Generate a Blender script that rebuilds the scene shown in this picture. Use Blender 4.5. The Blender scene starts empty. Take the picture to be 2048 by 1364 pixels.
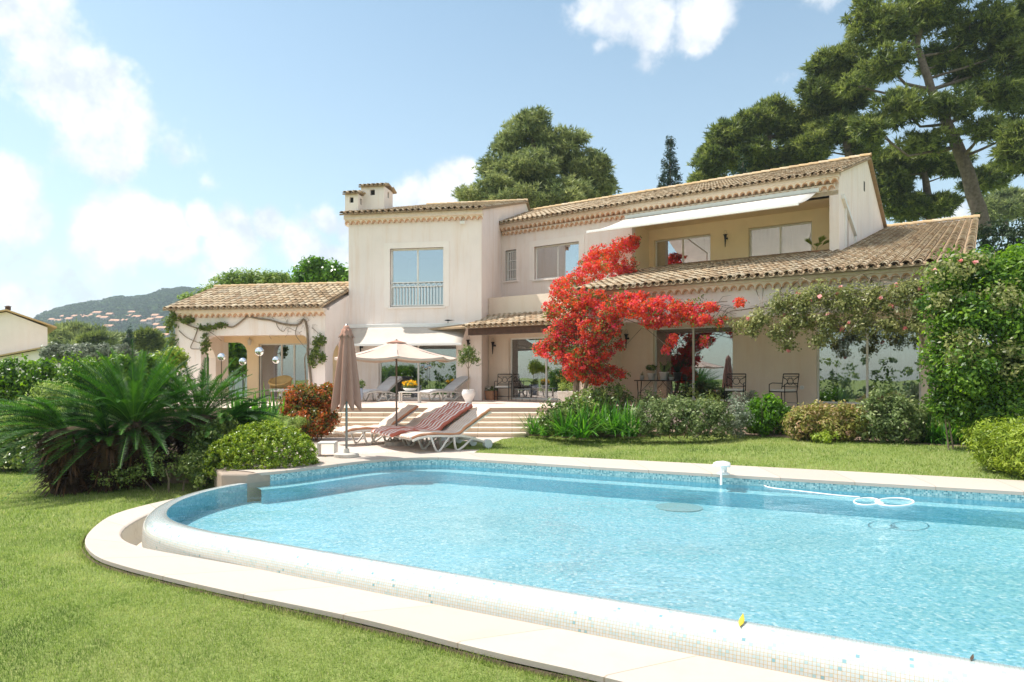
HAZE = True
import bpy, math, random
import numpy as np
from mathutils import Vector, Matrix, noise as mnoise
R = math.radians
SC = bpy.context.scene
COL = SC.collection
random.seed(7)

# ------------------------------------------------------------------ camera
CAMZ, FP, UC, VH = 1.62, 1365.0, 1024.0, 750.0
cam = bpy.data.cameras.new('camera'); camo = bpy.data.objects.new('camera', cam); COL.objects.link(camo)
camo.location = (0, 0, CAMZ); camo.rotation_euler = (R(90), 0, 0)
cam.sensor_width = 36; cam.lens = 36 * FP / 2048; cam.shift_y = (VH - 682) / 2048
cam.clip_start = 0.05; cam.clip_end = 12000
SC.camera = camo

def at(u, v, Y):
    return Vector(((u - UC) / FP * Y, Y, CAMZ + (VH - v) / FP * Y))
def gnd(u, v, z=0.0):
    Y = (CAMZ - z) * FP / (v - VH)
    return Vector(((u - UC) / FP * Y, Y, z))

class Frame:
    def __init__(s, deg):
        s.yaw = -R(deg)
        c, k = math.cos(R(deg)), math.sin(R(deg))
        s.e = (c, -k); s.n = (k, c)
    def p(s, a, n, z): return Vector((a * s.e[0] + n * s.n[0], a * s.e[1] + n * s.n[1], z))
    def a(s, u, n):
        r = (u - UC) / FP
        return n * (r * s.n[1] - s.n[0]) / (s.e[0] - r * s.e[1])
    def z(s, u, v, n):
        Y = s.p(s.a(u, n), n, 0)[1]
        return CAMZ + (VH - v) / FP * Y
FA, FB, F0 = Frame(10), Frame(34.6), Frame(0)

# ------------------------------------------------------------------ materials
MATS = {}
def nd(nt, t, **kw):
    n = nt.nodes.new(t)
    for k, v in kw.items():
        if hasattr(n, k): setattr(n, k, v)
    return n
def mth(nt, op, a, b=None, c=None, clamp=False):
    n = nt.nodes.new('ShaderNodeMath'); n.operation = op; n.use_clamp = clamp
    for i, x in enumerate((a, b, c)):
        if x is None: continue
        if isinstance(x, (int, float)): n.inputs[i].default_value = x
        else: nt.links.new(x, n.inputs[i])
    return n.outputs[0]
def mixc(nt, f, a, b, mode='MIX'):
    n = nt.nodes.new('ShaderNodeMix'); n.data_type = 'RGBA'; n.blend_type = mode
    for i, x in ((0, f), (6, a), (7, b)):
        if isinstance(x, (int, float)): n.inputs[i].default_value = x
        elif isinstance(x, (tuple, list)): n.inputs[i].default_value = (*x[:3], 1)
        else: nt.links.new(x, n.inputs[i])
    return n.outputs[2]
def ramp(nt, f, stops):
    n = nt.nodes.new('ShaderNodeValToRGB'); cr = n.color_ramp
    while len(cr.elements) < len(stops): cr.elements.new(0.5)
    for e, (p, c) in zip(cr.elements, stops):
        e.position = p; e.color = (*c[:3], 1)
    if f is not None: nt.links.new(f, n.inputs[0])
    return n.outputs[0]
def tnoise(nt, vec, scale, detail=4, rough=.55, out=0):
    n = nt.nodes.new('ShaderNodeTexNoise'); n.inputs['Scale'].default_value = scale
    n.inputs['Detail'].default_value = detail; n.inputs['Roughness'].default_value = rough
    if vec is not None: nt.links.new(vec, n.inputs['Vector'])
    return n.outputs[out]
def newmat(name):
    m = bpy.data.materials.new(name); m.use_nodes = True; nt = m.node_tree
    b = nt.nodes['Principled BSDF']; MATS[name] = m
    return m, nt, b
def bump(nt, b, h, strength=.3, dist=.01):
    n = nt.nodes.new('ShaderNodeBump'); n.inputs['Strength'].default_value = strength; n.inputs['Distance'].default_value = dist
    nt.links.new(h, n.inputs['Height']); nt.links.new(n.outputs[0], b.inputs['Normal']); return n
def objco(nt): return nt.nodes.new('ShaderNodeTexCoord').outputs['Object']
def rnda(nt):
    n = nt.nodes.new('ShaderNodeAttribute'); n.attribute_name = 'rnd'; return n.outputs['Fac']

def plain(name, c, rough=.6, var=.12, scale=3, bmp=.15, bscale=60, metal=0, spec=.4, c2=None):
    m, nt, b = newmat(name); co = objco(nt)
    f = tnoise(nt, co, scale, 6, .65)
    lo = tuple(x * (1 - var) for x in c); hi = tuple(min(1, x * (1 + var)) for x in c) if c2 is None else c2
    nt.links.new(ramp(nt, f, [(.3, lo), (.7, hi)]), b.inputs['Base Color'])
    b.inputs['Roughness'].default_value = rough; b.inputs['Metallic'].default_value = metal
    b.inputs['Specular IOR Level'].default_value = spec
    if bmp: bump(nt, b, tnoise(nt, co, bscale, 5), bmp, .01)
    return m
def leafmat(name, stops, trans=.35, rough=.5, spec=.35):
    m, nt, b = newmat(name)
    col = ramp(nt, rnda(nt), stops)
    nt.links.new(col, b.inputs['Base Color']); b.inputs['Roughness'].default_value = rough
    b.inputs['Specular IOR Level'].default_value = spec
    t = nt.nodes.new('ShaderNodeBsdfTranslucent')
    g = nt.nodes.new('ShaderNodeHueSaturation'); g.inputs['Value'].default_value = 1.5; g.inputs['Saturation'].default_value = 1.1
    nt.links.new(col, g.inputs['Color']); nt.links.new(g.outputs[0], t.inputs['Color'])
    mx = nt.nodes.new('ShaderNodeMixShader'); mx.inputs[0].default_value = trans
    nt.links.new(b.outputs[0], mx.inputs[1]); nt.links.new(t.outputs[0], mx.inputs[2])
    nt.links.new(mx.outputs[0], nt.nodes['Material Output'].inputs['Surface'])
    return m

def stucco(name, c, stain=.5):
    m, nt, b = newmat(name); co = objco(nt)
    f = tnoise(nt, co, .7, 8, .7)
    base = ramp(nt, f, [(.3, tuple(x * .93 for x in c)), (.5, c), (.75, tuple(min(1, x * 1.05) for x in c))])
    mp = nt.nodes.new('ShaderNodeMapping'); nt.links.new(co, mp.inputs[0]); mp.inputs['Scale'].default_value = (3.5, 3.5, .28)
    s = tnoise(nt, mp.outputs[0], 1.0, 6, .7)
    sm = mth(nt, 'MULTIPLY', ramp(nt, s, [(.5, (0, 0, 0)), (.74, (1, 1, 1))]), stain)
    base = mixc(nt, sm, base, tuple(x * k for x, k in zip(c, (.86, .74, .62))))
    nt.links.new(base, b.inputs['Base Color']); b.inputs['Roughness'].default_value = .9; b.inputs['Specular IOR Level'].default_value = .15
    bump(nt, b, tnoise(nt, co, 90, 6, .7), .35, .006)
    return m
stucco('stucco', (.88, .785, .735), .6)
stucco('stucco_warm', (.93, .76, .52), .15)  # on the balcony this yellow stands for bounced light
stucco('stucco_shaded', (.82, .69, .57), .35)  # tan tint holds the shade under the loggia and porch
stucco('stucco_band', (.90, .82, .77), .1)
stucco('stucco_pink', (.84, .77, .75), .2)

def tiled(name, stops):
    m, nt, b = newmat(name); co = objco(nt); r = rnda(nt)
    c = ramp(nt, r, stops)
    n1 = tnoise(nt, co, 9, 6, .7)
    c = mixc(nt, ramp(nt, n1, [(.35, (0, 0, 0)), (.75, (.8, .8, .8))]), c, (.42, .30, .19))
    n2 = tnoise(nt, co, 2.2, 8, .75)
    c = mixc(nt, ramp(nt, n2, [(.56, (0, 0, 0)), (.66, (.7, .7, .7))]), c, (.16, .125, .09))
    n3 = tnoise(nt, co, 5.1, 8, .75)
    c = mixc(nt, ramp(nt, n3, [(.60, (0, 0, 0)), (.68, (.75, .75, .75))]), c, (.56, .30, .07))
    nt.links.new(c, b.inputs['Base Color']); b.inputs['Roughness'].default_value = .92; b.inputs['Specular IOR Level'].default_value = .15
    bump(nt, b, n1, .4, .01)
    return m
TS = [(0, (.22, .165, .11)), (.2, (.40, .285, .18)), (.42, (.52, .41, .28)), (.62, (.48, .41, .30)), (.8, (.66, .56, .41)), (1, (.36, .315, .245))]
tiled('roof_tile', TS)
tiled('ridge_tile', [(0, (.50, .36, .22)), (.5, (.60, .42, .22)), (1, (.62, .50, .36))])
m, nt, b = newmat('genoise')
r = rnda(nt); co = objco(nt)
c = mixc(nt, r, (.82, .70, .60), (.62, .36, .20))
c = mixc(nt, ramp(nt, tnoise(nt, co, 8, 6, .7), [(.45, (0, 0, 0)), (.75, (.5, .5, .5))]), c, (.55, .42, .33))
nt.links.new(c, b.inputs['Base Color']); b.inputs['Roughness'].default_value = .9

def stone(name, c, joint, sx, sy, jw=.008, uv=False, var=.06, off=.5, rough=.75, stain=(.6, .42, .28), stainamt=.25):
    m, nt, b = newmat(name); co = objco(nt)
    br = nt.nodes.new('ShaderNodeTexBrick'); nt.links.new(nt.nodes.new('ShaderNodeTexCoord').outputs['UV'] if uv else co, br.inputs['Vector'])
    br.inputs['Scale'].default_value = 1; br.inputs['Brick Width'].default_value = sx; br.inputs['Row Height'].default_value = sy
    br.inputs['Mortar Size'].default_value = jw; br.inputs['Mortar Smooth'].default_value = .3; br.offset = off
    br.inputs['Color1'].default_value = (*[x * (1 - var) for x in c], 1); br.inputs['Color2'].default_value = (*[min(1, x * (1 + var)) for x in c], 1)
    br.inputs['Mortar'].default_value = (*joint, 1)
    cc = mixc(nt, ramp(nt, tnoise(nt, co, 2.5, 8, .75), [(.5, (0, 0, 0)), (.75, (stainamt,) * 3)]), br.outputs['Color'], stain)
    nt.links.new(cc, b.inputs['Base Color']); b.inputs['Roughness'].default_value = rough; b.inputs['Specular IOR Level'].default_value = .25
    bump(nt, b, tnoise(nt, co, 45, 6), .2, .006)
    return m
stone('coping_stone', (.465, .405, .355), (.34, .27, .215), 1.15, 50, uv=True, stainamt=.4)
stone('deck_stone', (.56, .48, .42), (.6, .5, .42), .6, .6)
stone('terrace_stone', (.66, .53, .45), (.48, .38, .31), .5, .5)
stone('step_stone', (.74, .62, .50), (.5, .38, .27), .9, 5, stain=(.5, .34, .19), stainamt=.45)
stone('gutter_stone', (.66, .57, .46), (.5, .4, .3), 3, 3, stain=(.36, .26, .16), stainamt=.7)
stone('rock', (.42, .36, .31), (.3, .26, .22), 5, 5, stain=(.15, .12, .09), stainamt=.6)

def mosaic(name, stops, size, grout, lowgrout=None, uv=True, rough=.15, coat=.5):
    m, nt, b = newmat(name); tc = nt.nodes.new('ShaderNodeTexCoord')
    v = tc.outputs['UV' if uv else 'Object']
    sp = nt.nodes.new('ShaderNodeSeparateXYZ'); nt.links.new(v, sp.inputs[0])
    x = mth(nt, 'DIVIDE', sp.outputs[0], size); y = mth(nt, 'DIVIDE', sp.outputs[1], size)
    cb = nt.nodes.new('ShaderNodeCombineXYZ')
    nt.links.new(mth(nt, 'FLOOR', x), cb.inputs[0]); nt.links.new(mth(nt, 'FLOOR', y), cb.inputs[1])
    wn = nt.nodes.new('ShaderNodeTexWhiteNoise'); wn.noise_dimensions = '2D'; nt.links.new(cb.outputs[0], wn.inputs['Vector'])
    c = ramp(nt, wn.outputs['Value'], stops)
    gx = mth(nt, 'LESS_THAN', mth(nt, 'FRACT', x), .11); gy = mth(nt, 'LESS_THAN', mth(nt, 'FRACT', y), .11)
    g = mth(nt, 'MAXIMUM', gx, gy)
    gc = grout
    if lowgrout:
        sp2 = nt.nodes.new('ShaderNodeSeparateXYZ'); nt.links.new(tc.outputs['Object'], sp2.inputs[0])
        dirt = mth(nt, 'ADD', mth(nt, 'MULTIPLY', sp2.outputs[2], -1), mth(nt, 'MULTIPLY', tnoise(nt, tc.outputs['Object'], 3, 5), .05))
        mr = nt.nodes.new('ShaderNodeMapRange'); nt.links.new(dirt, mr.inputs[0])
        mr.inputs[1].default_value = .235; mr.inputs[2].default_value = .30
        gc = mixc(nt, mr.outputs[0], grout, lowgrout)
    c = mixc(nt, g, c, gc)
    nt.links.new(c, b.inputs['Base Color']); b.inputs['Roughness'].default_value = rough
    b.inputs['Coat Weight'].default_value = coat
    bump(nt, b, mth(nt, 'SUBTRACT', 1, g), .25, .002)
    return m
mosaic('lip_mosaic', [(0, (.16, .32, .37)), (.008, (.24, .40, .44)), (.015, (.36, .50, .52)), (.07, (.42, .51, .52)), (.22, (.48, .53, .53)), (1, (.54, .56, .55))],
       .025, (.40, .40, .365), (.52, .34, .13))
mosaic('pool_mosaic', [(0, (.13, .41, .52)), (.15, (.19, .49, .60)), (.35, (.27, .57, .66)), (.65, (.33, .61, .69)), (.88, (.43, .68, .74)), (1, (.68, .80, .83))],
       .034, (.27, .53, .61), rough=.5, coat=0)  # pale tiles among the blue also imitate caustic sparkle on the floor
mosaic('shaded_mosaic', [(0, (.07, .38, .53)), (.2, (.10, .44, .59)), (.5, (.14, .50, .65)), (.85, (.21, .57, .70)), (1, (.38, .68, .77))],
       .034, (.18, .50, .62), rough=.5, coat=0)  # deeper copy of the pool mosaic, wall and riser shade put into its colour
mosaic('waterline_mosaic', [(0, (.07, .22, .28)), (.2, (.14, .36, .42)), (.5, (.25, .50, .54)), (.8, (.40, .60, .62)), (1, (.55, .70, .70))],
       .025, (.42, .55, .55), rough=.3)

# water: clear, light passes straight through; rippled reflection on top
m, nt, b = newmat('pool_water'); nt.nodes.remove(b)
co = nt.nodes.new('ShaderNodeTexCoord').outputs['Object']
mp = nt.nodes.new('ShaderNodeMapping'); nt.links.new(co, mp.inputs[0]); mp.inputs['Scale'].default_value = (1, 1.25, 1)
w1 = tnoise(nt, mp.outputs[0], 6.5, 5, .6); w2 = tnoise(nt, mp.outputs[0], 1.1, 2)
amp = ramp(nt, tnoise(nt, mp.outputs[0], .55, 4, .6), [(.35, (.25,) * 3), (.62, (1,) * 3)])
h = mth(nt, 'ADD', mth(nt, 'MULTIPLY', mth(nt, 'ADD', w1, mth(nt, 'MULTIPLY', tnoise(nt, mp.outputs[0], 17, 3), .35)), amp), mth(nt, 'MULTIPLY', w2, 1.2))
bp = nt.nodes.new('ShaderNodeBump'); bp.inputs['Strength'].default_value = 1; bp.inputs['Distance'].default_value = .022
nt.links.new(h, bp.inputs['Height'])
fr = nt.nodes.new('ShaderNodeFresnel'); fr.inputs[0].default_value = 1.33; nt.links.new(bp.outputs[0], fr.inputs['Normal'])
gl = nt.nodes.new('ShaderNodeBsdfGlossy'); gl.inputs['Roughness'].default_value = .03; nt.links.new(bp.outputs[0], gl.inputs['Normal'])
tr = nt.nodes.new('ShaderNodeBsdfTransparent'); tr.inputs[0].default_value = (.88, .985, .995, 1)
rf = nt.nodes.new('ShaderNodeBsdfRefraction')
mx = nt.nodes.new('ShaderNodeMixShader'); nt.links.new(mth(nt, 'MULTIPLY', fr.outputs[0], .50), mx.inputs[0]); nt.links.new(tr.outputs[0], mx.inputs[1]); nt.links.new(gl.outputs[0], mx.inputs[2])
nt.links.new(mx.outputs[0], nt.nodes['Material Output'].inputs['Surface'])
nt.nodes.remove(rf)

def glassmat(name, base=.12, tint=(.72, .80, .84)):
    m, nt, b = newmat(name); nt.nodes.remove(b)
    fr = nt.nodes.new('ShaderNodeFresnel'); fr.inputs[0].default_value = 1.52
    f = mth(nt, 'ADD', mth(nt, 'MULTIPLY', fr.outputs[0], 1.6), base, clamp=True)
    gl = nt.nodes.new('ShaderNodeBsdfGlossy'); gl.inputs['Roughness'].default_value = .005
    co = objco(nt); bp = nt.nodes.new('ShaderNodeBump'); bp.inputs['Strength'].default_value = .03; bp.inputs['Distance'].default_value = .02
    nt.links.new(tnoise(nt, co, 1.5, 1), bp.inputs['Height']); nt.links.new(bp.outputs[0], gl.inputs['Normal'])
    tr = nt.nodes.new('ShaderNodeBsdfTransparent'); tr.inputs[0].default_value = (*tint, 1)
    mx = nt.nodes.new('ShaderNodeMixShader'); nt.links.new(f, mx.inputs[0]); nt.links.new(tr.outputs[0], mx.inputs[1]); nt.links.new(gl.outputs[0], mx.inputs[2])
    nt.links.new(mx.outputs[0], nt.nodes['Material Output'].inputs['Surface'])
glassmat('glass', .26)
glassmat('glass_upper', .55)

plain('white_paint', (.80, .79, .77), .35, .04, 4, .05)
plain('frame_paint', (.78, .76, .72), .35, .04, 4, .05)
plain('plastic_white', (.66, .63, .58), .4, .04, 4, .04)
plain('iron', (.025, .023, .022), .45, .3, 20, .2, 120, .6)
plain('dark_wood', (.085, .04, .022), .6, .4, 8, .4)
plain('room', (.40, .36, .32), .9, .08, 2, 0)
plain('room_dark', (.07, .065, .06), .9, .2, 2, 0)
plain('curtain_cloth', (.74, .71, .66), .9, .05, 3, .1)
plain('grey_cushion', (.56, .55, .56), .9, .05, 5, .15, 200)
plain('white_cushion', (.76, .73, .68), .9, .04, 5, .1, 200)
plain('bark', (.20, .155, .12), .95, .5, 7, 1.0, 18)
plain('pine_bark', (.17, .13, .11), .95, .45, 6, 1.0, 14)
plain('stem', (.22, .17, .12), .9, .4, 12, .5)
plain('palm_trunk', (.07, .042, .022), .95, .5, 12, 1, 30)
plain('soil', (.20, .14, .10), .95, .4, 6, .6, 40)
plain('terracotta', (.50, .26, .15), .8, .15, 8, .2)
plain('pot_white', (.72, .71, .70), .3, .04, 5, .02)
plain('concrete', (.52, .48, .43), .85, .15, 12, .4)
plain('pole_grey', (.20, .22, .22), .35, .1, 6, 0, metal=.6)
plain('pole_brown', (.16, .12, .10), .5, .1, 6, 0)
plain('wheel_grey', (.62, .66, .68), .45, .05, 5, .05)
plain('yellow_leaf', (.55, .42, .04), .5, .2, 30, .1)
plain('dark_leaf', (.08, .05, .03), .5, .2, 30, .1)
plain('lamp_shade', (.70, .66, .58), .8, .05)
plain('art', (.10, .11, .12), .5, .8, 14, 0, c2=(.5, .42, .33))
plain('ochre_wood', (.50, .33, .12), .6, .15)
plain('hill_soil', (.06, .09, .04), .95, .5, .02, 0)
plain('black', (.02, .018, .016), .7, .2)
m, nt, b = newmat('mirror_steel'); b.inputs['Metallic'].default_value = 1; b.inputs['Roughness'].default_value = .04
co = objco(nt); nt.links.new(ramp(nt, tnoise(nt, co, 20, 2), [(.3, (.80, .82, .84)), (.7, (.9, .91, .92))]), b.inputs['Base Color'])

def clothmat(name, c, trans=.3):
    m, nt, b = newmat(name); co = objco(nt)
    col = ramp(nt, tnoise(nt, co, 2.5, 4), [(.3, tuple(x * .95 for x in c)), (.7, tuple(min(1, x * 1.04) for x in c))])
    nt.links.new(col, b.inputs['Base Color']); b.inputs['Roughness'].default_value = .95; b.inputs['Specular IOR Level'].default_value = .1
    t = nt.nodes.new('ShaderNodeBsdfTranslucent'); nt.links.new(col, t.inputs['Color'])
    mx = nt.nodes.new('ShaderNodeMixShader'); mx.inputs[0].default_value = trans
    nt.links.new(b.outputs[0], mx.inputs[1]); nt.links.new(t.outputs[0], mx.inputs[2])
    nt.links.new(mx.outputs[0], nt.nodes['Material Output'].inputs['Surface'])
clothmat('awning_cloth', (.66, .60, .53), .22)
clothmat('awning_white', (.84, .82, .78), .45)
clothmat('parasol_pink', (.50, .29, .225), .25)
clothmat('parasol_open', (.72, .58, .50), .3)
def stripes(name, ca, cb, n, duty=.5):
    m, nt, b = newmat(name); tc = nt.nodes.new('ShaderNodeTexCoord')
    sp = nt.nodes.new('ShaderNodeSeparateXYZ'); nt.links.new(tc.outputs['UV'], sp.inputs[0])
    f = mth(nt, 'LESS_THAN', mth(nt, 'FRACT', mth(nt, 'MULTIPLY', sp.outputs[0], n)), duty)
    nt.links.new(mixc(nt, f, ca, cb), b.inputs['Base Color']); b.inputs['Roughness'].default_value = .95
    b.inputs['Specular IOR Level'].default_value = .1
    bump(nt, b, tnoise(nt, objco(nt), 14, 3), .3, .02)
stripes('cushion_red', (.88, .82, .78), (.56, .17, .12), 4, .5)
stripes('cushion_cream', (.66, .61, .54), (.62, .30, .18), 6, .26)

# foliage palettes
G = lambda *a: [(i / (len(a) - 1), c) for i, c in enumerate(a)]
leafmat('pine_needle', G((.03, .055, .02), (.085, .12, .034), (.16, .20, .05), (.26, .30, .08), (.38, .40, .14)), .34)
leafmat('aleppo_needle', G((.05, .08, .04), (.13, .17, .065), (.22, .26, .095), (.32, .355, .14), (.42, .44, .2)), .32)
leafmat('cypress_leaf', G((.012, .03, .018), (.025, .055, .03), (.04, .08, .04)), .15)
leafmat('hedge_leaf', G((.02, .05, .012), (.045, .11, .015), (.10, .20, .02), (.20, .33, .035), (.32, .44, .06)), .4, .4, .35)
leafmat('dark_hedge', G((.012, .028, .012), (.025, .05, .015), (.04, .07, .02)), .15)
leafmat('lime_leaf', G((.10, .17, .02), (.20, .28, .035), (.32, .40, .05), (.42, .48, .08)), .35, .4)
leafmat('mound_leaf', G((.045, .10, .012), (.12, .20, .02), (.24, .33, .03), (.36, .44, .045), (.48, .53, .09)), .3, .35)
leafmat('feather_leaf', G((.12, .18, .05), (.24, .32, .08), (.36, .44, .14)), .45)
leafmat('grey_leaf', G((.06, .08, .055), (.14, .17, .11), (.24, .27, .19), (.34, .37, .28)), .25)
leafmat('silver_leaf', G((.10, .13, .09), (.22, .26, .18), (.36, .40, .30)), .25)
leafmat('shrub_leaf', G((.025, .05, .015), (.07, .12, .025), (.14, .21, .04), (.25, .32, .07), (.36, .37, .16)), .3, .35, .5)
leafmat('bright_leaf', G((.03, .08, .01), (.07, .17, .015), (.14, .30, .02), (.24, .42, .04)), .4, .35, .5)
leafmat('pinkish_leaf', G((.06, .09, .02), (.16, .19, .04), (.30, .30, .07), (.42, .30, .14), (.45, .26, .20)), .35)
leafmat('variegated', G((.035, .065, .02), (.11, .16, .05), (.22, .28, .10), (.44, .47, .24)), .3)
leafmat('photinia_leaf', G((.02, .04, .01), (.06, .09, .015), (.16, .18, .02), (.40, .10, .02), (.55, .13, .03), (.50, .17, .06)), .35, .3, .6)
leafmat('strap_leaf', G((.02, .07, .012), (.05, .16, .02), (.10, .26, .03), (.18, .36, .05)), .35, .3, .6)
leafmat('cycad_leaf', G((.010, .032, .008), (.022, .070, .012), (.045, .13, .018), (.11, .23, .03)), .25, .6, .2)
leafmat('cycad_blue', G((.015, .035, .02), (.035, .07, .035), (.08, .13, .065)), .15, .5, .35)
leafmat('dead_leaf', G((.018, .009, .004), (.05, .024, .009), (.13, .065, .025)), .1)
leafmat('fan_leaf', G((.10, .17, .03), (.22, .32, .06), (.34, .40, .10)), .4)
leafmat('bougain', G((.26, .02, .015), (.56, .08, .035), (.74, .16, .07), (.68, .10, .09), (.60, .07, .16), (.78, .27, .20)), .4, .6, .1)
leafmat('bougain_leaf', G((.04, .07, .02), (.14, .18, .03), (.30, .32, .06)), .35)
leafmat('rose_leaf', G((.06, .08, .025), (.17, .19, .06), (.32, .33, .12), (.48, .45, .22)), .4, .4, .4)
leafmat('rose_flower', G((.75, .25, .25), (.80, .45, .42)), .3)
leafmat('vine_leaf', G((.06, .10, .02), (.14, .20, .04), (.26, .30, .07)), .4)
leafmat('oleander', G((.05, .10, .02), (.12, .21, .04), (.24, .33, .08), (.38, .42, .12)), .4)
leafmat('yellow_flower', G((.70, .40, .01), (.80, .55, .03)), .3)
leafmat('white_flower', G((.70, .66, .60), (.8, .78, .75)), .3)
leafmat('grass_blade', G((.075, .125, .025), (.155, .225, .05), (.25, .32, .08), (.345, .385, .13), (.46, .44, .22)), .45, .5, .3)
leafmat('far_tree', G((.028, .055, .018), (.05, .09, .026), (.085, .125, .04)), .1, .95, .02)

# lawn earth
m, nt, b = newmat('lawn'); co = objco(nt)
c = ramp(nt, tnoise(nt, co, 28, 8, .8), [(.3, (.09, .14, .035)), (.5, (.19, .255, .065)), (.7, (.30, .33, .12))])
c = mixc(nt, ramp(nt, tnoise(nt, co, .7, 5, .7), [(.4, (0, 0, 0)), (.7, (.4, .4, .4))]), c, (.29, .29, .12))
nt.links.new(c, b.inputs['Base Color']); b.inputs['Roughness'].default_value = 1; b.inputs['Specular IOR Level'].default_value = .1
bump(nt, b, tnoise(nt, co, 60, 4), .8, .03)

# ------------------------------------------------------------------ mesh helpers
def W2L(parent, vs):
    if parent is None: return vs
    mi = wm(parent).inverted()
    return [mi @ Vector(v) for v in vs]
def wm(o):
    m = Matrix.LocRotScale(o.location, o.rotation_euler, o.scale)
    return wm(o.parent) @ m if o.parent else m

class MB:
    def __init__(s): s.v = []; s.f = []; s.r = []; s.uv = []
    def face(s, pts, r=.5, uv=None):
        k = len(s.v); s.v += [Vector(p) for p in pts]; s.f.append(tuple(range(k, k + len(pts)))); s.r.append(r)
        s.uv.append(uv if uv else [(0, 0)] * len(pts)); return s
    def mesh(s, vs, fs, r=.5):
        k = len(s.v); s.v += [Vector(p) for p in vs]
        for f in fs: s.f.append(tuple(k + i for i in f)); s.r.append(r); s.uv.append([(0, 0)] * len(f))
        return s
    def hexa(s, c8, r=.5):
        return s.mesh(c8, [(0, 3, 2, 1), (4, 5, 6, 7), (0, 1, 5, 4), (1, 2, 6, 5), (2, 3, 7, 6), (3, 0, 4, 7)], r)
    def box(s, x0, x1, y0, y1, z0, z1, F=None, r=.5):
        p = (lambda a, n, z: Vector((a, n, z))) if F is None else F.p
        return s.hexa([p(x0, y0, z0), p(x1, y0, z0), p(x1, y1, z0), p(x0, y1, z0), p(x0, y0, z1), p(x1, y0, z1), p(x1, y1, z1), p(x0, y1, z1)], r)
    def prism(s, poly, z0, z1, r=.5):
        n = len(poly)
        vs = [Vector((p[0], p[1], z0)) for p in poly] + [Vector((p[0], p[1], z1)) for p in poly]
        return s.mesh(vs, [tuple(range(n - 1, -1, -1)), tuple(range(n, 2 * n))] + [(i, (i + 1) % n, n + (i + 1) % n, n + i) for i in range(n)], r)
    def extr(s, poly, vec, r=.5):
        n = len(poly); vec = Vector(vec); poly = [Vector(p) for p in poly]
        return s.mesh(poly + [p + vec for p in poly], [tuple(range(n - 1, -1, -1)), tuple(range(n, 2 * n))] + [(i, (i + 1) % n, n + (i + 1) % n, n + i) for i in range(n)], r)
    def tube(s, pts, rad, seg=8, r=.5, close=False):
        pts = [Vector(p) for p in pts]; n = len(pts)
        rs = rad if isinstance(rad, (list, tuple)) else [rad] * n
        vs = []; up = None
        for i, p in enumerate(pts):
            if close: d = pts[(i + 1) % n] - pts[i - 1]
            else: d = pts[min(i + 1, n - 1)] - pts[max(i - 1, 0)]
            if d.length < 1e-9: d = Vector((0, 0, 1))
            d.normalize()
            if up is None or abs(up.dot(d)) > .95: up = Vector((0, 0, 1)) if abs(d.z) < .9 else Vector((1, 0, 0))
            x = up.cross(d).normalized(); y = d.cross(x).normalized(); up = y
            for k in range(seg):
                t = 2 * math.pi * k / seg; vs.append(p + (x * math.cos(t) + y * math.sin(t)) * rs[i])
        fs = []
        for i in range(n if close else n - 1):
            j = (i + 1) % n
            for k in range(seg):
                l = (k + 1) % seg; fs.append((i * seg + k, i * seg + l, j * seg + l, j * seg + k))
        if not close: fs += [tuple(range(seg - 1, -1, -1)), tuple((n - 1) * seg + k for k in range(seg))]
        return s.mesh(vs, fs, r)
    def lathe(s, c, prof, seg=20, r=.5, sx=1, sy=1):
        c = Vector(c); vs = []; n = len(prof)
        for (rr, z) in prof:
            for k in range(seg):
                t = 2 * math.pi * k / seg; vs.append(c + Vector((rr * sx * math.cos(t), rr * sy * math.sin(t), z)))
        fs = [(i * seg + k, i * seg + (k + 1) % seg, (i + 1) * seg + (k + 1) % seg, (i + 1) * seg + k) for i in range(n - 1) for k in range(seg)]
        fs += [tuple(range(seg - 1, -1, -1)), tuple((n - 1) * seg + k for k in range(seg))]
        return s.mesh(vs, fs, r)
    def sphere(s, c, rad, seg=16, r=.5):
        n = 10; prof = [(max(.0005, rad * math.sin(math.pi * i / n)), -rad * math.cos(math.pi * i / n)) for i in range(n + 1)]
        return s.lathe(c, prof, seg, r)
    def strip(s, A, B, r=.5, uv=None):
        for i in range(len(A) - 1):
            u = None
            if uv: u = [uv[0][i], uv[0][i + 1], uv[1][i + 1], uv[1][i]]
            s.face([A[i], A[i + 1], B[i + 1], B[i]], r, u)
        return s
    def grid(s, rows, r=.5, uvs=None):
        k = len(s.v); nr, nc = len(rows), len(rows[0])
        for row in rows: s.v += [Vector(p) for p in row]
        for i in range(nr - 1):
            for j in range(nc - 1):
                q = [(i, j), (i, j + 1), (i + 1, j + 1), (i + 1, j)]
                s.f.append(tuple(k + a * nc + b for a, b in q)); s.r.append(r)
                s.uv.append([uvs[a][b] for a, b in q] if uvs else [(0, 0)] * 4)
        return s
    def build(s, name, mat, parent=None, smooth=False, bevel=0, solid=0, local=False):
        me = bpy.data.meshes.new(name)
        vs = s.v if local else W2L(parent, s.v)
        me.from_pydata([tuple(v) for v in vs], [], s.f)
        a = me.attributes.new('rnd', 'FLOAT', 'FACE'); a.data.foreach_set('value', np.array(s.r, np.float32))
        if any(any(c != (0, 0) for c in u) for u in s.uv[:50]):
            ul = me.uv_layers.new(name='UVMap'); ul.data.foreach_set('uv', np.array([c for u in s.uv for c in u], np.float32).ravel())
        me.materials.append(MATS[mat])
        if smooth: me.polygons.foreach_set('use_smooth', [True] * len(me.polygons))
        me.update()
        o = bpy.data.objects.new(name, me); COL.objects.link(o); o.parent = parent
        if solid:
            d = o.modifiers.new('s', 'SOLIDIFY'); d.thickness = solid; d.offset = 0
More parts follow.
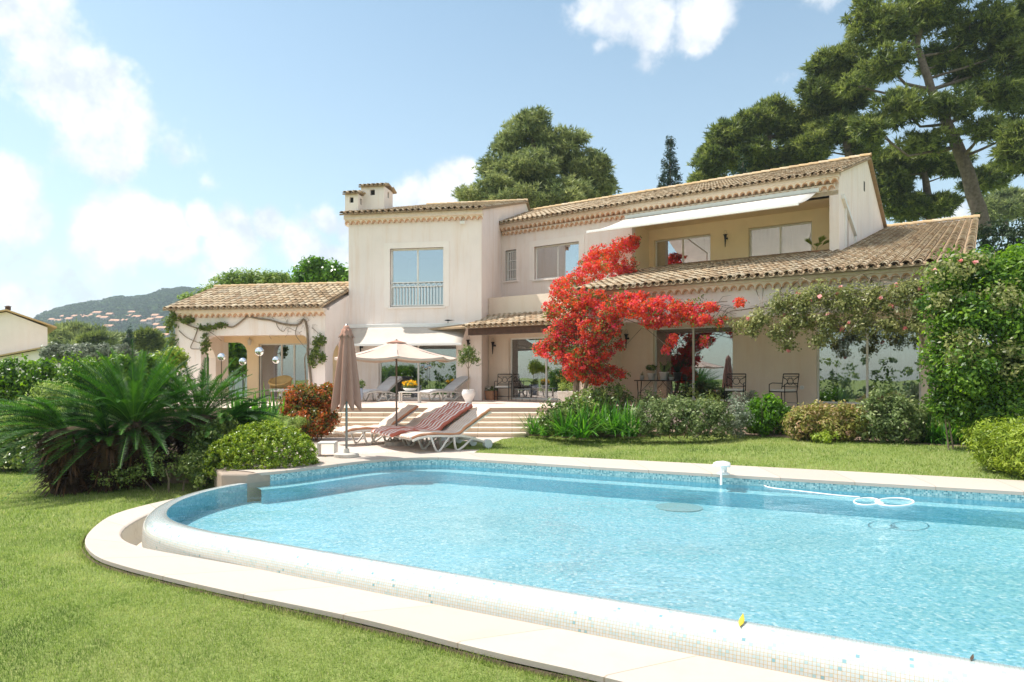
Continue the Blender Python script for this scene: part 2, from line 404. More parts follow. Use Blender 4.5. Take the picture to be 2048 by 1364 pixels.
        if bevel:
            d = o.modifiers.new('b', 'BEVEL'); d.width = bevel; d.segments = 2; d.limit_method = 'ANGLE'
        return o
def thing(name, label, cat, loc=(0, 0, 0), rz=0, group=None):
    o = bpy.data.objects.new(name, None); COL.objects.link(o); o.location = loc; o.rotation_euler = (0, 0, rz)
    o['label'] = label; o['category'] = cat
    if group: o['group'] = group
    o.empty_display_size = .2
    return o
def tag(o, label=None, cat=None, group=None, kind=None):
    for k, v in (('label', label), ('category', cat), ('group', group), ('kind', kind)):
        if v: o[k] = v
    return o
def dup(o, loc, rz, label=None, group=None, parent=None):
    c = o.copy(); COL.objects.link(c); c.parent = parent
    if parent is None:
        c.location = loc; c.rotation_euler = (0, 0, rz)
        if label: c['label'] = label
        if group: c['group'] = group
    for ch in list(o.children): dup(ch, None, 0, parent=c)
    return c

# numpy leaf meshes
def npmesh(name, V, k, rnd, mat, parent=None, smooth=False):
    """V: (N,k,3) faces of k corners"""
    N = V.shape[0]; me = bpy.data.meshes.new(name)
    if parent is not None:
        mi = np.array(wm(parent).inverted()); V = V @ mi[:3, :3].T + mi[:3, 3]
    me.vertices.add(N * k); me.vertices.foreach_set('co', V.astype(np.float32).ravel())
    me.loops.add(N * k); me.loops.foreach_set('vertex_index', np.arange(N * k, dtype=np.int32))
    me.polygons.add(N); me.polygons.foreach_set('loop_start', (np.arange(N) * k).astype(np.int32))
    me.polygons.foreach_set('loop_total', np.full(N, k, np.int32))
    a = me.attributes.new('rnd', 'FLOAT', 'FACE'); a.data.foreach_set('value', np.clip(rnd, 0, 1).astype(np.float32))
    me.materials.append(MATS[mat]); me.update(calc_edges=True)
    o = bpy.data.objects.new(name, me); COL.objects.link(o); o.parent = parent
    return o
def nrm(a): return a / (np.linalg.norm(a, axis=-1, keepdims=True) + 1e-9)
def blobs(rng, ells, n, cr=.25, per=40, fill=.35, flat=.8, floor=None):
    """clumped points in ellipsoids; ells: (centre, (rx,ry,rz))"""
    C = np.array([tuple(e[0]) for e in ells]); Rr = np.array([tuple(e[1]) for e in ells])
    w = (Rr.prod(1)) ** (2 / 3); w /= w.sum()
    nc = max(1, n // per); idx = rng.choice(len(ells), nc, p=w)
    d = nrm(rng.normal(size=(nc, 3))); rad = rng.random(nc) ** fill
    cc = C[idx] + d * Rr[idx] * rad[:, None]
    crs = cr * (.6 + .8 * rng.random(nc)); tone = rng.random(nc)
    P = np.repeat(cc, per, 0); q = nrm(rng.normal(size=(nc * per, 3))) * (rng.random((nc * per, 1)) ** .45)
    q[:, 2] *= flat
    P = P + q * np.repeat(crs, per)[:, None]
    N = nrm(q + .45 * np.repeat(d, per, 0) + np.array([0, 0, .35]))
    rnd = .55 * np.repeat(tone, per) + .45 * rng.random(nc * per)
    if floor is not None:
        k = P[:, 2] > floor; P, N, rnd = P[k], N[k], rnd[k]
    return P, N, rnd
def leaves(name, parent, mat, ells, n, size, seed=1, asp=.5, **kw):
    rng = np.random.default_rng(seed); P, N, r = blobs(rng, ells, n, **kw)
    return leafquads(name, parent, mat, P, N, r, size, asp, rng)
def leafquads(name, parent, mat, P, N, r, size, asp, rng):
    M = len(P); N = nrm(N + .55 * rng.normal(size=(M, 3)))
    t = nrm(np.cross(N, rng.normal(size=(M, 3)))); b = np.cross(N, t)
    L = size * (.6 + .8 * rng.random((M, 1))) / 2; Wd = L * asp
    V = np.stack([P - t * L, P + b * Wd + N * L * .15, P + t * L, P - b * Wd + N * L * .15], 1)
    return npmesh(name, V, 4, r, mat, parent)
def needles(name, parent, mat, ells, n, size, seed=1, k=5, wid=.13, **kw):
    rng = np.random.default_rng(seed); P, N, r = blobs(rng, ells, n, **kw)
    P = np.repeat(P, k, 0); N = np.repeat(N, k, 0); r = np.repeat(r, k) + .12 * (rng.random(len(P)) - .5); M = len(P)
    d = nrm(N + .75 * rng.normal(size=(M, 3))); s = nrm(np.cross(d, rng.normal(size=(M, 3))))
    L = size * (.6 + .8 * rng.random((M, 1)))
    V = np.stack([P - s * L * wid, P + s * L * wid, P + d * L], 1)
    return npmesh(name, V, 3, r, mat, parent)
def ribbons(name, parent, mat, base, az, el, L, wid, droop, rnd, seg=5, twist=None):
    """arching blades: all arrays of length M"""
    M = len(az); H = np.stack([np.cos(az), np.sin(az), np.zeros(M)], 1); S = np.stack([-np.sin(az), np.cos(az), np.zeros(M)], 1)
    ts = np.linspace(0, 1, seg + 1); rows = []
    for t in ts:
        c = base + H * (L * np.cos(el) * t)[:, None]; c[:, 2] += L * (np.sin(el) * t - droop * t * t)
        w = wid * (1 - t ** 2.5) * .5 + wid * .02
        rows.append((c - S * w[:, None], c + S * w[:, None]))
    V = np.concatenate([np.stack([rows[i][0], rows[i][1], rows[i + 1][1], rows[i + 1][0]], 1) for i in range(seg)], 0)
    return npmesh(name, V, 4, np.tile(rnd, seg), mat, parent)

# ------------------------------------------------------------------ architecture helpers
def wall(mb, F, a0, a1, n0, n1, z0, z1, holes=()):
    """wall slab in frame F with rectangular holes (ha0,ha1,hz0,hz1)"""
    A = sorted({a0, a1, *[h[0] for h in holes], *[h[1] for h in holes]}); Z = sorted({z0, z1, *[h[2] for h in holes], *[h[3] for h in holes]})
    A = [x for x in A if a0 <= x <= a1]; Z = [x for x in Z if z0 <= x <= z1]
    sol = {}
    for i in range(len(A) - 1):
        for j in range(len(Z) - 1):
            ca, cz = (A[i] + A[i + 1]) / 2, (Z[j] + Z[j + 1]) / 2
            sol[i, j] = not any(h[0] < ca < h[1] and h[2] < cz < h[3] for h in holes)
    for (i, j), s in sol.items():
        if not s: continue
        x0, x1, y0, y1 = A[i], A[i + 1], Z[j], Z[j + 1]
        mb.face([F.p(x0, n0, y0), F.p(x1, n0, y0), F.p(x1, n0, y1), F.p(x0, n0, y1)])
        mb.face([F.p(x0, n1, y0), F.p(x0, n1, y1), F.p(x1, n1, y1), F.p(x1, n1, y0)])
        for di, dj, q in ((-1, 0, [(x0, y0), (x0, y1)]), (1, 0, [(x1, y1), (x1, y0)]), (0, -1, [(x1, y0), (x0, y0)]), (0, 1, [(x0, y1), (x1, y1)])):
            if not sol.get((i + di, j + dj), False):
                mb.face([F.p(q[0][0], n0, q[0][1]), F.p(q[1][0], n0, q[1][1]), F.p(q[1][0], n1, q[1][1]), F.p(q[0][0], n1, q[0][1])])
    return mb

def window(parent, F, a0, a1, z0, z1, n, label=None, splits=(.5,), fw=.055, name='window', inset=.14, surround=True, tilt=0):
    """aluminium window in an opening of a wall whose face is at n; sub-parts pane, track"""
    ni = n + inset; m = MB()
    def bar(x0, x1, y0, y1, d0=0, d1=.06): m.box(x0, x1, ni + d0, ni + d1, y0, y1, F)
    bar(a0, a0 + fw, z0, z1); bar(a1 - fw, a1, z0, z1); bar(a0 + fw, a1 - fw, z0, z0 + fw); bar(a0 + fw, a1 - fw, z1 - fw, z1)
    for s in splits:
        x = a0 + (a1 - a0) * s; bar(x - .03, x + .03, z0 + fw, z1 - fw, .005, .055)
    o = m.build(name, 'frame_paint', parent)
    if label: o['label'] = label
    xs = [a0 + fw] + [a0 + (a1 - a0) * s for s in splits] + [a1 - fw]
    for k in range(len(xs) - 1):
        g = MB(); l = xs[k] + (.03 if k else 0); r_ = xs[k + 1] - (.03 if k < len(xs) - 2 else 0)
        d0, d1 = [math.tan(R(tilt)) * (x - (l + r_) / 2) for x in (l, r_)]; p = F.p; nn = ni + .028
        g.hexa([p(l, nn + d0, z0 + fw), p(r_, nn + d1, z0 + fw), p(r_, nn + d1 + .008, z0 + fw), p(l, nn + d0 + .008, z0 + fw), p(l, nn + d0, z1 - fw), p(r_, nn + d1, z1 - fw), p(r_, nn + d1 + .008, z1 - fw), p(l, nn + d0 + .008, z1 - fw)]); g.build('pane', 'glass_upper' if z0 > 3 else 'glass', o)
    return o
def room(parent, F, a0, a1, n0, n1, z0, z1, mat='room'):
    m = MB(); p = F.p
    m.face([p(a0, n1, z0), p(a1, n1, z0), p(a1, n1, z1), p(a0, n1, z1)]); m.face([p(a0, n0, z0), p(a0, n1, z0), p(a0, n1, z1), p(a0, n0, z1)])
    m.face([p(a1, n0, z0), p(a1, n1, z0), p(a1, n1, z1), p(a1, n0, z1)]); m.face([p(a0, n0, z0), p(a1, n0, z0), p(a1, n1, z0), p(a0, n1, z0)])
    m.face([p(a0, n0, z1), p(a1, n0, z1), p(a1, n1, z1), p(a0, n1, z1)])
    return m.build('room', mat, parent)
def surround(parent, F, a0, a1, z0, z1, n, w=.3, mat='stucco_band'):
    m = MB(); t = .025
    m.box(a0 - w, a0, n - t, n + .1, z0 - .02, z1 + w, F); m.box(a1, a1 + w, n - t, n + .1, z0 - .02, z1 + w, F); m.box(a0, a1, n - t, n + .1, z1, z1 + w, F)
    m.box(a0 - .08, a1 + .08, n - .06, n + .13, z0 - .07, z0 - .021, F)
    return m.build('window_surround', mat, parent)

def tile_roof(parent, F, a0, a1, n0, n1, z0, slope, pitch=.235, row=.37, sgn=1, start=None, end=None, seed=1, name='roof', mat='roof_tile', label=None):
    """canal tiles rising from n0 (eave, z0) towards n1; sgn=-1 when the roof falls towards +n"""
    rng = random.Random(seed); m = MB(); nc = max(1, round((a1 - a0) / pitch)); pitch = (a1 - a0) / nc
    run = abs(n1 - n0); cl = math.sqrt(1 + slope * slope)
    def P(a, s, h): return F.p(a, n0 + sgn * s, z0 + slope * s + h)     # s = horizontal distance from eave
    # bed under the tiles
    m.hexa([P(a0, 0, -.06), P(a1, 0, -.06), P(a1, run, -.06), P(a0, run, -.06), P(a0, 0, .0), P(a1, 0, .0), P(a1, run, .0), P(a0, run, .0)], .1)
    seg = 6; rs = row / cl
    for c in range(nc):
        ac = a0 + (c + .5) * pitch; s0 = start(ac) if start else 0; s1 = end(ac) if end else run
        s = -.07 + s0 + .03 * rng.random(); first = True
        while s < s1 - .05:
            e = min(s + rs + .06, s1 + .02); rr0 = pitch * .40; rr1 = pitch * .33; j = rng.uniform(-.008, .008); hh = rng.uniform(.0, .012)
            col = min(1, max(0, rng.random())); lo = []; hi = []; li = []
            for k in range(seg + 1):
                t = math.pi * k / seg; cx, sz = -math.cos(t), math.sin(t)
                lo.append(P(ac + j + rr0 * cx, s, .022 + hh + rr0 * .85 * sz)); hi.append(P(ac + rr1 * cx, e, .0 + hh + rr1 * .85 * sz))
                li.append(P(ac + j + (rr0 - .014) * cx, s, .022 + hh + (rr0 - .014) * .85 * sz))
            m.strip(lo, hi, col); m.strip(lo, li, col * .8)
            if first:
                m.strip(li, [P(ac + (rr1 - .014) * (-math.cos(math.pi * k / seg)), e, (rr1 - .014) * .85 * math.sin(math.pi * k / seg)) for k in range(seg + 1)], col * .6); first = False
                # channel tile between the covers, showing at the eave
                for sd in (0,):
                    ax = ac + pitch / 2; U = [P(ax - pitch * .34 * math.cos(math.pi * k / 4), s - .02, .03 - pitch * .3 * math.sin(math.pi * k / 4)) for k in range(5)]
                    D = [P(ax - pitch * .34 * math.cos(math.pi * k / 4), s + .4, .04 - pitch * .3 * math.sin(math.pi * k / 4) * .5) for k in range(5)]
                    m.strip(U, D, .45)
                    U2 = [P(ax - pitch * .34 * math.cos(math.pi * k / 4), s - .02, .045 - pitch * .3 * math.sin(math.pi * k / 4)) for k in range(5)]
                    m.strip(U, U2, .5)
            s += rs
    o = m.build(name, mat, parent)
    if label: o['label'] = label
    return o
def ridge(parent, p0, p1, rad=.12, seed=3):
    rng = random.Random(seed); m = MB(); p0, p1 = Vector(p0), Vector(p1); d = p1 - p0; L = d.length; d.normalize()
    x = d.cross(Vector((0, 0, 1))).normalized(); y = x.cross(d).normalized(); s = 0
    while s < L:
        e = min(L, s + .42); A = []; B = []
        for k in range(7):
            t = math.pi * k / 6; A.append(p0 + d * s + (x * math.cos(t) * rad + y * (math.sin(t) * rad + .012))); B.append(p0 + d * e + (x * math.cos(t) + y * math.sin(t)) * rad * .9)
        m.strip(A, B, rng.random()); m.face(A, rng.random()); s += .38
    return m.build('ridge_tiles', 'ridge_tile', parent)
def genoise(parent, F, a0, a1, n, ztop, rows=1, pitch=.22, band=.16, name='cornice', side=1):
    """scalloped eaves cornice below ztop on the wall face n, projecting towards -n"""
    m = MB(); nb = round((a1 - a0) / pitch); pitch = (a1 - a0) / nb; r = pitch * .47; h = .165
    zt = ztop
    m.box(a0, a1, n - .13 * rows - .1, n + .02, zt - band, zt, F, 0.0)
    z = zt - band
    for k in range(rows):
        pr = n - .13 * (rows - k); zb = z - h
        for i in range(nb):
            c = a0 + (i + .5 + (.5 if k % 2 else 0)) * pitch
            if c + pitch / 2 > a1 + .01: continue
            inner = []; outer = []; top = []; back = []
            for j in range(9):
                t = math.pi * j / 8; x = -math.cos(t); s = math.sin(t)
                inner.append(F.p(c + (r - .026) * x, pr, zb + 1.3 * (r - .026) * s)); outer.append(F.p(c + r * x, pr, zb + 1.3 * r * s))
                top.append(F.p(c + pitch / 2 * x, pr, z)); back.append(F.p(c + (r - .026) * x, n + .01, zb + 1.3 * (r - .026) * s))
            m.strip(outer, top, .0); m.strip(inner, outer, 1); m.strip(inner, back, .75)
            for q in (-1, 1):
                m.face([F.p(c + q * r, pr, zb), F.p(c + q * pitch / 2, pr, zb), F.p(c + q * pitch / 2, n + .01, zb), F.p(c + q * r, n + .01, zb)], .1)
                m.face([F.p(c + q * r, pr, zb), F.p(c + q * pitch / 2, pr, zb), F.p(c + q * pitch / 2, pr, z)], 0)
        z = zb
    return m.build(name, 'genoise', parent)
# ------------------------------------------------------------------ sky and sun
SUN_EL = R(60); SH = Vector((-.975, .225)); SH.normalize()
w = bpy.data.worlds.new('World'); SC.world = w; w.use_nodes = True; nt = w.node_tree
bg = nt.nodes['Background']
sky = nt.nodes.new('ShaderNodeTexSky'); sky.sky_type = 'NISHITA'; sky.sun_disc = False
sky.sun_elevation = SUN_EL; sky.sun_rotation = math.atan2(SH.x, SH.y); sky.air_density = 1.0; sky.dust_density = 1.0; sky.ozone_density = 1.3
SKYS = .142
tc = nt.nodes.new('ShaderNodeTexCoord'); dirv = tc.outputs['Generated']
cl = [(60, 60, 150, .9), (150, 160, 130, .95), (200, 250, 110, .9), (240, 180, 70, .6), (20, 410, 100, 1), (60, 440, 70, .9), (200, 470, 95, 1), (270, 440, 70, 1.1), (340, 470, 90, 1), (400, 440, 50, 1.1), (470, 490, 100, 1), (540, 450, 60, 1.1), (600, 480, 90, 1), (650, 440, 50, 1.1), (650, 540, 80, .9),
      (700, 450, 60, .8), (830, 390, 70, 1.1), (900, 370, 80, 1.1), (930, 340, 45, 1), (40, 600, 45, 1.2), (70, 620, 50, 1.1), (1220, 20, 100, 1.1), (1300, 50, 80, 1), (1400, 40, 80, .9), (1200, 90, 50, .7), (1650, -20, 70, .7), (1290, 110, 50, .5), (1570, 160, 40, .35),
      (1920, 440, 60, .8), (350, 300, 60, .35), (410, 360, 35, .4), (120, 560, 110, .55), (420, 570, 120, .5)]
acc = None
for (u, v, r_, s_) in cl:
    d = Vector((u - UC, FP, VH - v)).normalized()
    n = nt.nodes.new('ShaderNodeVectorMath'); n.operation = 'DISTANCE'; nt.links.new(dirv, n.inputs[0]); n.inputs[1].default_value = d
    k = mth(nt, 'MULTIPLY_ADD', n.outputs['Value'], -s_ / (r_ / FP * 1.12), s_ * .78)
    acc = k if acc is None else mth(nt, 'MAXIMUM', acc, k)
acc = mth(nt, 'MAXIMUM', acc, -.95)
n0 = tnoise(nt, dirv, 7, 12, .62); n1 = tnoise(nt, dirv, 2.2, 6, .6)
# broad bright clouds added unseen behind the photographer, to fill the shaded walls
sp = nt.nodes.new('ShaderNodeSeparateXYZ'); nt.links.new(dirv, sp.inputs[0])
back = mth(nt, 'MULTIPLY', mth(nt, 'LESS_THAN', sp.outputs[1], .1), mth(nt, 'GREATER_THAN', sp.outputs[2], .30))
acc = mth(nt, 'MAXIMUM', acc, mth(nt, 'ADD', mth(nt, 'MULTIPLY', back, mth(nt, 'MULTIPLY_ADD', n1, 4, -.5)), -1))
cf = mth(nt, 'ADD', acc, mth(nt, 'MULTIPLY_ADD', n0, 2.0, -1.10))
mr = nt.nodes.new('ShaderNodeMapRange'); nt.links.new(cf, mr.inputs[0]); mr.interpolation_type = 'SMOOTHSTEP'
mr.inputs[1].default_value = -.04; mr.inputs[2].default_value = .32; mr.inputs[4].default_value = .93
n2 = tnoise(nt, dirv, 11, 8, .6)
ccol = ramp(nt, n2, [(.40, (.66, .72, .80)), (.56, (1.0, 1.0, 1.0))])
sc_ = nt.nodes.new('ShaderNodeVectorMath'); sc_.operation = 'SCALE'; nt.links.new(ccol, sc_.inputs[0]); sc_.inputs['Scale'].default_value = 5.1
skc = mixc(nt, 1.0, sky.outputs[0], (.79, .87, .77), 'MULTIPLY')
# pale haze low in the sky
hz = nt.nodes.new('ShaderNodeMapRange'); nt.links.new(sp.outputs[2], hz.inputs[0]); hz.inputs[1].default_value = -.02; hz.inputs[2].default_value = .5; hz.inputs[3].default_value = .42; hz.inputs[4].default_value = .06
skc = mixc(nt, hz.outputs[0], skc, (3.9, 4.4, 4.7))
fin = mixc(nt, mr.outputs[0], skc, sc_.outputs[0])
nt.links.new(fin, bg.inputs['Color']); bg.inputs['Strength'].default_value = SKYS
sl = bpy.data.lights.new('sun', 'SUN'); sl.energy = 4.1; sl.angle = R(.53); sl.color = (1, .955, .88)
so = bpy.data.objects.new('sun', sl); COL.objects.link(so)
SD = Vector((SH.x * math.cos(SUN_EL), SH.y * math.cos(SUN_EL), math.sin(SUN_EL)))
so.rotation_euler = SD.to_track_quat('Z', 'Y').to_euler(); so.location = (-20, 10, 40)
SC.view_settings.view_transform = 'Standard'; SC.view_settings.look = 'None'; SC.view_settings.gamma = 1; SC.view_settings.exposure = .80
SC.cycles.max_bounces = 8; SC.cycles.transparent_max_bounces = 24; SC.cycles.transmission_bounces = 4
SC.cycles.volume_bounces = 0; SC.cycles.use_denoising = True

# ------------------------------------------------------------------ curves of the pool
def smooth_poly(pts, n=6):
    pts = [Vector((*p[:2], 0)) for p in pts]; out = []
    for i in range(len(pts) - 1):
        p0 = pts[max(i - 1, 0)]; p1 = pts[i]; p2 = pts[i + 1]; p3 = pts[min(i + 2, len(pts) - 1)]
        for k in range(n):
            t = k / n
            out.append(.5 * ((2 * p1) + (p2 - p0) * t + (2 * p0 - 5 * p1 + 4 * p2 - p3) * t * t + (3 * p1 - p0 - 3 * p2 + p3) * t ** 3))
    out.append(pts[-1]); return out
def offs(c, d):
    """offset to the right of travel"""
    o = []
    for i, p in enumerate(c):
        t = (c[min(i + 1, len(c) - 1)] - c[max(i - 1, 0)]).normalized(); o.append(p + Vector((t.y, -t.x, 0)) * d)
    return o
WZ = -.15; GZ = -.35; LZ = -.42; FL = -.46
LIP = smooth_poly([(9.6, .55), (6.3, 2.37), (3.10, 4.13), (1.06, 5.25), (-.6, 6.15), (-2.0, 6.93), (-2.75, 7.36), (-3.41, 7.74), (-4.09, 8.28), (-4.48, 8.86), (-4.68, 9.6), (-4.66, 10.3), (-4.5, 10.85), (-4.25, 11.3)])
FAR = smooth_poly([(-4.25, 11.3), (-3.85, 11.62), (-3.35, 12.25), (-2.86, 12.85), (-2.3, 13.27), (-1.72, 13.46), (-1.2, 13.40), (-.6, 13.1), (2.35, 11.64), (7.15, 9.46), (11.2, 7.5)])
FAROUT = smooth_poly([(-5.0, 11.75), (-4.5, 12.2), (-4.0, 12.9), (-3.5, 13.6), (-2.6, 14.2), (-1.72, 14.45), (-.9, 14.22), (-.2, 13.95), (2.6, 12.80), (7.82, 10.43), (12.0, 8.5)])
OUTER = smooth_poly([(9.0, -.55), (5.6, 1.35), (2.5, 3.25), (.71, 4.38), (-.15, 4.86), (-1.23, 5.52), (-2.38, 6.11), (-3.26, 6.59), (-4.01, 7.04), (-4.55, 7.45), (-5.07, 8.10), (-5.45, 8.95), (-5.62, 9.74), (-5.45, 10.6), (-5.15, 11.2), (-4.8, 11.75)])
INNER = [p for p in OUTER]
# inner edge of the low coping: hugs the lip on the straight, swings out to leave a gutter at the tip
LO = offs(LIP, -.28)            # outer foot of the lip
def inner_gap(p):
    g = max(0, min(1, (-p.x - 3.0) / 1.6)); return .0 + .42 * math.sin(g * math.pi / 2) ** 1.5
GUT = [p for p in LO if p.x > -2.7] + smooth_poly([(-2.88, 7.10), (-3.4, 7.36), (-3.9, 7.60), (-4.3, 7.84), (-4.70, 8.22), (-4.95, 8.68), (-5.10, 9.3), (-5.14, 10.0), (-5.02, 10.7), (-4.72, 11.3)])

# ------------------------------------------------------------------ ground
HOLE = [p for p in offs(LIP, -.62)] + [p for p in offs(FAR, -.45)] + [Vector((11.2, 3, 0))]
def inside(poly, x, y):
    c = False; n = len(poly); j = n - 1
    for i in range(n):
        yi, yj = poly[i].y, poly[j].y
        if (yi > y) != (yj > y) and x < (poly[j].x - poly[i].x) * (y - yi) / (yj - yi) + poly[i].x: c = not c
        j = i
    return c
def sst(a, b, x): t = max(0, min(1, (x - a) / (b - a))); return t * t * (3 - 2 * t)
AX = Vector((math.cos(R(27)), -math.sin(R(27)))); AN = Vector((math.sin(R(27)), math.cos(R(27))))
def gh(x, y):
    d = (x + 4.3) * AN.x + (y - 11.3) * AN.y
    up = sst(-.1, 1.2, d) * sst(-7.6, -5.2, x)
    z = LZ * (1 - up)
    # gentle rise towards the flower bed at the house
    z += .17 * sst(2.0, 7.0, x) * sst(12.5, 15.5, y + .36 * (x - 2))
    far = sst(45, 160, math.hypot(x, y)); z -= 12 * far
    z += .02 * mnoise.noise(Vector((x * .5, y * .5, 0)))
    return z
xs = sorted(set([round(-14 + .2 * i, 3) for i in range(136)] + [-14 - 1.6 ** k * .5 for k in range(1, 19)] + [13 + 1.6 ** k * .5 for k in range(1, 19)]))
ys = sorted(set([round(-1 + .2 * i, 3) for i in range(106)] + [-1 - 1.6 ** k * .5 for k in range(1, 18)] + [20 + 1.6 ** k * .5 for k in range(1, 19)]))
mb = MB(); idx = {}
for i, x in enumerate(xs):
    for j, y in enumerate(ys): idx[i, j] = len(mb.v); mb.v.append(Vector((x, y, gh(x, y))))
for i in range(len(xs) - 1):
    for j in range(len(ys) - 1):
        cx, cy = (xs[i] + xs[i + 1]) / 2, (ys[j] + ys[j + 1]) / 2
        if abs(cx) < 14 and abs(cy) < 14.5 and inside(HOLE, cx, cy): continue
        mb.f.append((idx[i, j], idx[i + 1, j], idx[i + 1, j + 1], idx[i, j + 1])); mb.r.append(.5); mb.uv.append([(0, 0)] * 4)
g = mb.build('lawn', 'lawn', None, True); tag(g, kind='structure')

# ------------------------------------------------------------------ pool
pool = thing('swimming_pool', 'blue mosaic swimming pool with a white rounded overflow edge and pale stone coping', 'pool', (0, 10, 0))
# overflow lip, swept profile
prof = [(0, -1.5), (0, -.155), (.012, -.146), (.08, -.143), (.14, -.150), (.195, -.175), (.24, -.215), (.268, -.27), (.28, -.33), (.28, -.62)]
arc = [0]
for a, b in zip(prof, prof[1:]): arc.append(arc[-1] + math.hypot(b[0] - a[0], b[1] - a[1]))
off = [offs(LIP, -d) for d, _ in prof]; cum = [0]
for a, b in zip(LIP, LIP[1:]): cum.append(cum[-1] + (b - a).length)
rows = [[Vector((off[k][i].x, off[k][i].y, prof[k][1])) for i in range(len(LIP))] for k in range(1, len(prof))]
uvs = [[(cum[i], arc[k]) for i in range(len(LIP))] for k in range(1, len(prof))]
MB().grid(rows, .5, uvs).build('overflow_edge', 'lip_mosaic', pool, True)
def wallstrip(c, z0, z1, name, mat, d=0, flip=False):
    c = offs(c, d) if d else c; q = [0]
    for a, b in zip(c, c[1:]): q.append(q[-1] + (b - a).length)
    A = [Vector((p.x, p.y, z0)) for p in c]; B = [Vector((p.x, p.y, z1)) for p in c]
    return MB().grid([A, B], .5, [[(s, z0) for s in q], [(s, z1) for s in q]]).build(name, mat, pool, True)
wallstrip(LIP, FL, -.155, 'pool_wall', 'shaded_mosaic')
wallstrip(FAR, FL, -.16, 'pool_wall', 'shaded_mosaic')
wallstrip(FAR, -.16, -.012, 'waterline_band', 'waterline_mosaic')
# bench step running along the far wall, under water
step = offs(FAR, .34)
A = [Vector((p.x, p.y, -.235)) for p in FAR]; B = [Vector((p.x, p.y, -.235)) for p in step]; C = [Vector((p.x, p.y, FL)) for p in step]; q = [0]
for a, b in zip(FAR, FAR[1:]): q.append(q[-1] + (b - a).length)
MB().grid([A, B], .5, [[(s, 0) for s in q], [(s, .45) for s in q]]).build('bench_step', 'pool_mosaic', pool); MB().grid([B, C], .5, [[(s, .45) for s in q], [(s, 1.3) for s in q]]).build('bench_riser', 'shaded_mosaic', pool)
ring = LIP + FAR
mbf = MB(); mbf.v = [Vector((p.x, p.y, FL)) for p in ring]
from mathutils.geometry import tessellate_polygon
tris = tessellate_polygon([[Vector((p.x, p.y, 0)) for p in ring]])
for t in tris: mbf.f.append(tuple(t)); mbf.r.append(.5); mbf.uv.append([(mbf.v[i].x, mbf.v[i].y) for i in t])
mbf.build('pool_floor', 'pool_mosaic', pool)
# closing wall on the hidden end
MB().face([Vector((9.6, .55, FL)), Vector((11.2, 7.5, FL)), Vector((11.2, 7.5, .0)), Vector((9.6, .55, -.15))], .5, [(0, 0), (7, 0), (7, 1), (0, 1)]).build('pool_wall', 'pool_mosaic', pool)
# flat round disc of darker mosaic on the pool floor
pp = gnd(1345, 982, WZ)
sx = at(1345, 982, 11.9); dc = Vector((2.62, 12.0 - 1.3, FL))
MB().lathe(dc, [(.36, .004), (.36, .012), (.30, .014)], 28).build('floor_disc', 'waterline_mosaic', pool)
wt = MB(); wt.v = [Vector((p.x, p.y, WZ)) for p in ring]
for t in tris: wt.f.append(tuple(t)); wt.r.append(.5); wt.uv.append([(0, 0)] * 3)
tag(wt.build('water', 'pool_water', None), kind='structure')
# coping: far side (level with the deck)
rows = []
res = lambda c, n: [c[min(len(c) - 1, int(round(i * (len(c) - 1) / n)))] for i in range(n + 1)]
def resample(c, n):
    L = [0]
    for a, b in zip(c, c[1:]): L.append(L[-1] + (b - a).length)
    out = []; k = 0
    for i in range(n + 1):
        s = L[-1] * i / n
        while k < len(L) - 2 and L[k + 1] < s: k += 1
        out.append(c[k].lerp(c[k + 1], 0 if L[k + 1] == L[k] else (s - L[k]) / (L[k + 1] - L[k])))
    return out
def band(a, b, z, th, name, mat, edge=0.03):
    n = 90; a, b = resample(a, n), resample(b, n)
    Z = lambda c, z: [Vector((p.x, p.y, z)) for p in c]
    m = MB(); mid = [x.lerp(y, .06) for x, y in zip(a, b)]; mid2 = [x.lerp(y, .97) for x, y in zip(a, b)]
    cu = [0]
    for p_, q_ in zip(b, b[1:]): cu.append(cu[-1] + (q_ - p_).length)
    m.grid([Z(a, z - th), Z(a, z - .012), Z(mid, z), Z(mid2, z), Z(b, z - .01), Z(b, z - th)], .5, [[(c_, 10 + k_) for c_ in cu] for k_ in range(6)])
    return m.build(name, mat, pool, False)
FARI = offs(FAR, .03)
band(FARI, FAROUT, .012, .06, 'coping', 'coping_stone')
band(GUT, OUTER, GZ + .012, .05, 'coping', 'coping_stone')
# gutter behind the coping
gz = -.60; m = MB(); Z = lambda c, z: [Vector((p.x, p.y, z)) for p in c]
GR, LR = resample(GUT, 120), resample(offs(LIP, -.25), 120); m.grid([Z(GR, GZ - .02), Z([g_.lerp(l, .12) for g_, l in zip(GR, LR)], gz + .06), Z([g_.lerp(l, .4) for g_, l in zip(GR, LR)], gz), Z(LR, gz)]); m.build('gutter', 'gutter_stone', pool, True)
m = MB(); O3 = offs(OUTER, -.03); m.strip(Z(O3, GZ - .035), Z(O3, -.7)); m.build('coping_footing', 'soil', pool)
# end block where the lip meets the deck wall
m = MB(); m.prism([(-4.32, 11.16), (-3.98, 11.52), (-4.5, 12.2), (-5.2, 11.9), (-4.75, 11.15)], -.5, .0); m.build('end_block', 'coping_stone', pool, bevel=.03)

# deck between the pool and the steps
dk = MB(); P2 = [(p.x, p.y + .02) for p in FAROUT[::4] if p.x < -.85] + [(-.80, 14.12), (-.72, 14.6), (-.25, 17.2), (.15, 17.75), (-5.9, 17.75), (-5.6, 16), (-5.2, 14)]
dk.prism(P2, -.3, .006); tag(dk.build('pool_deck', 'deck_stone', None), kind='structure')
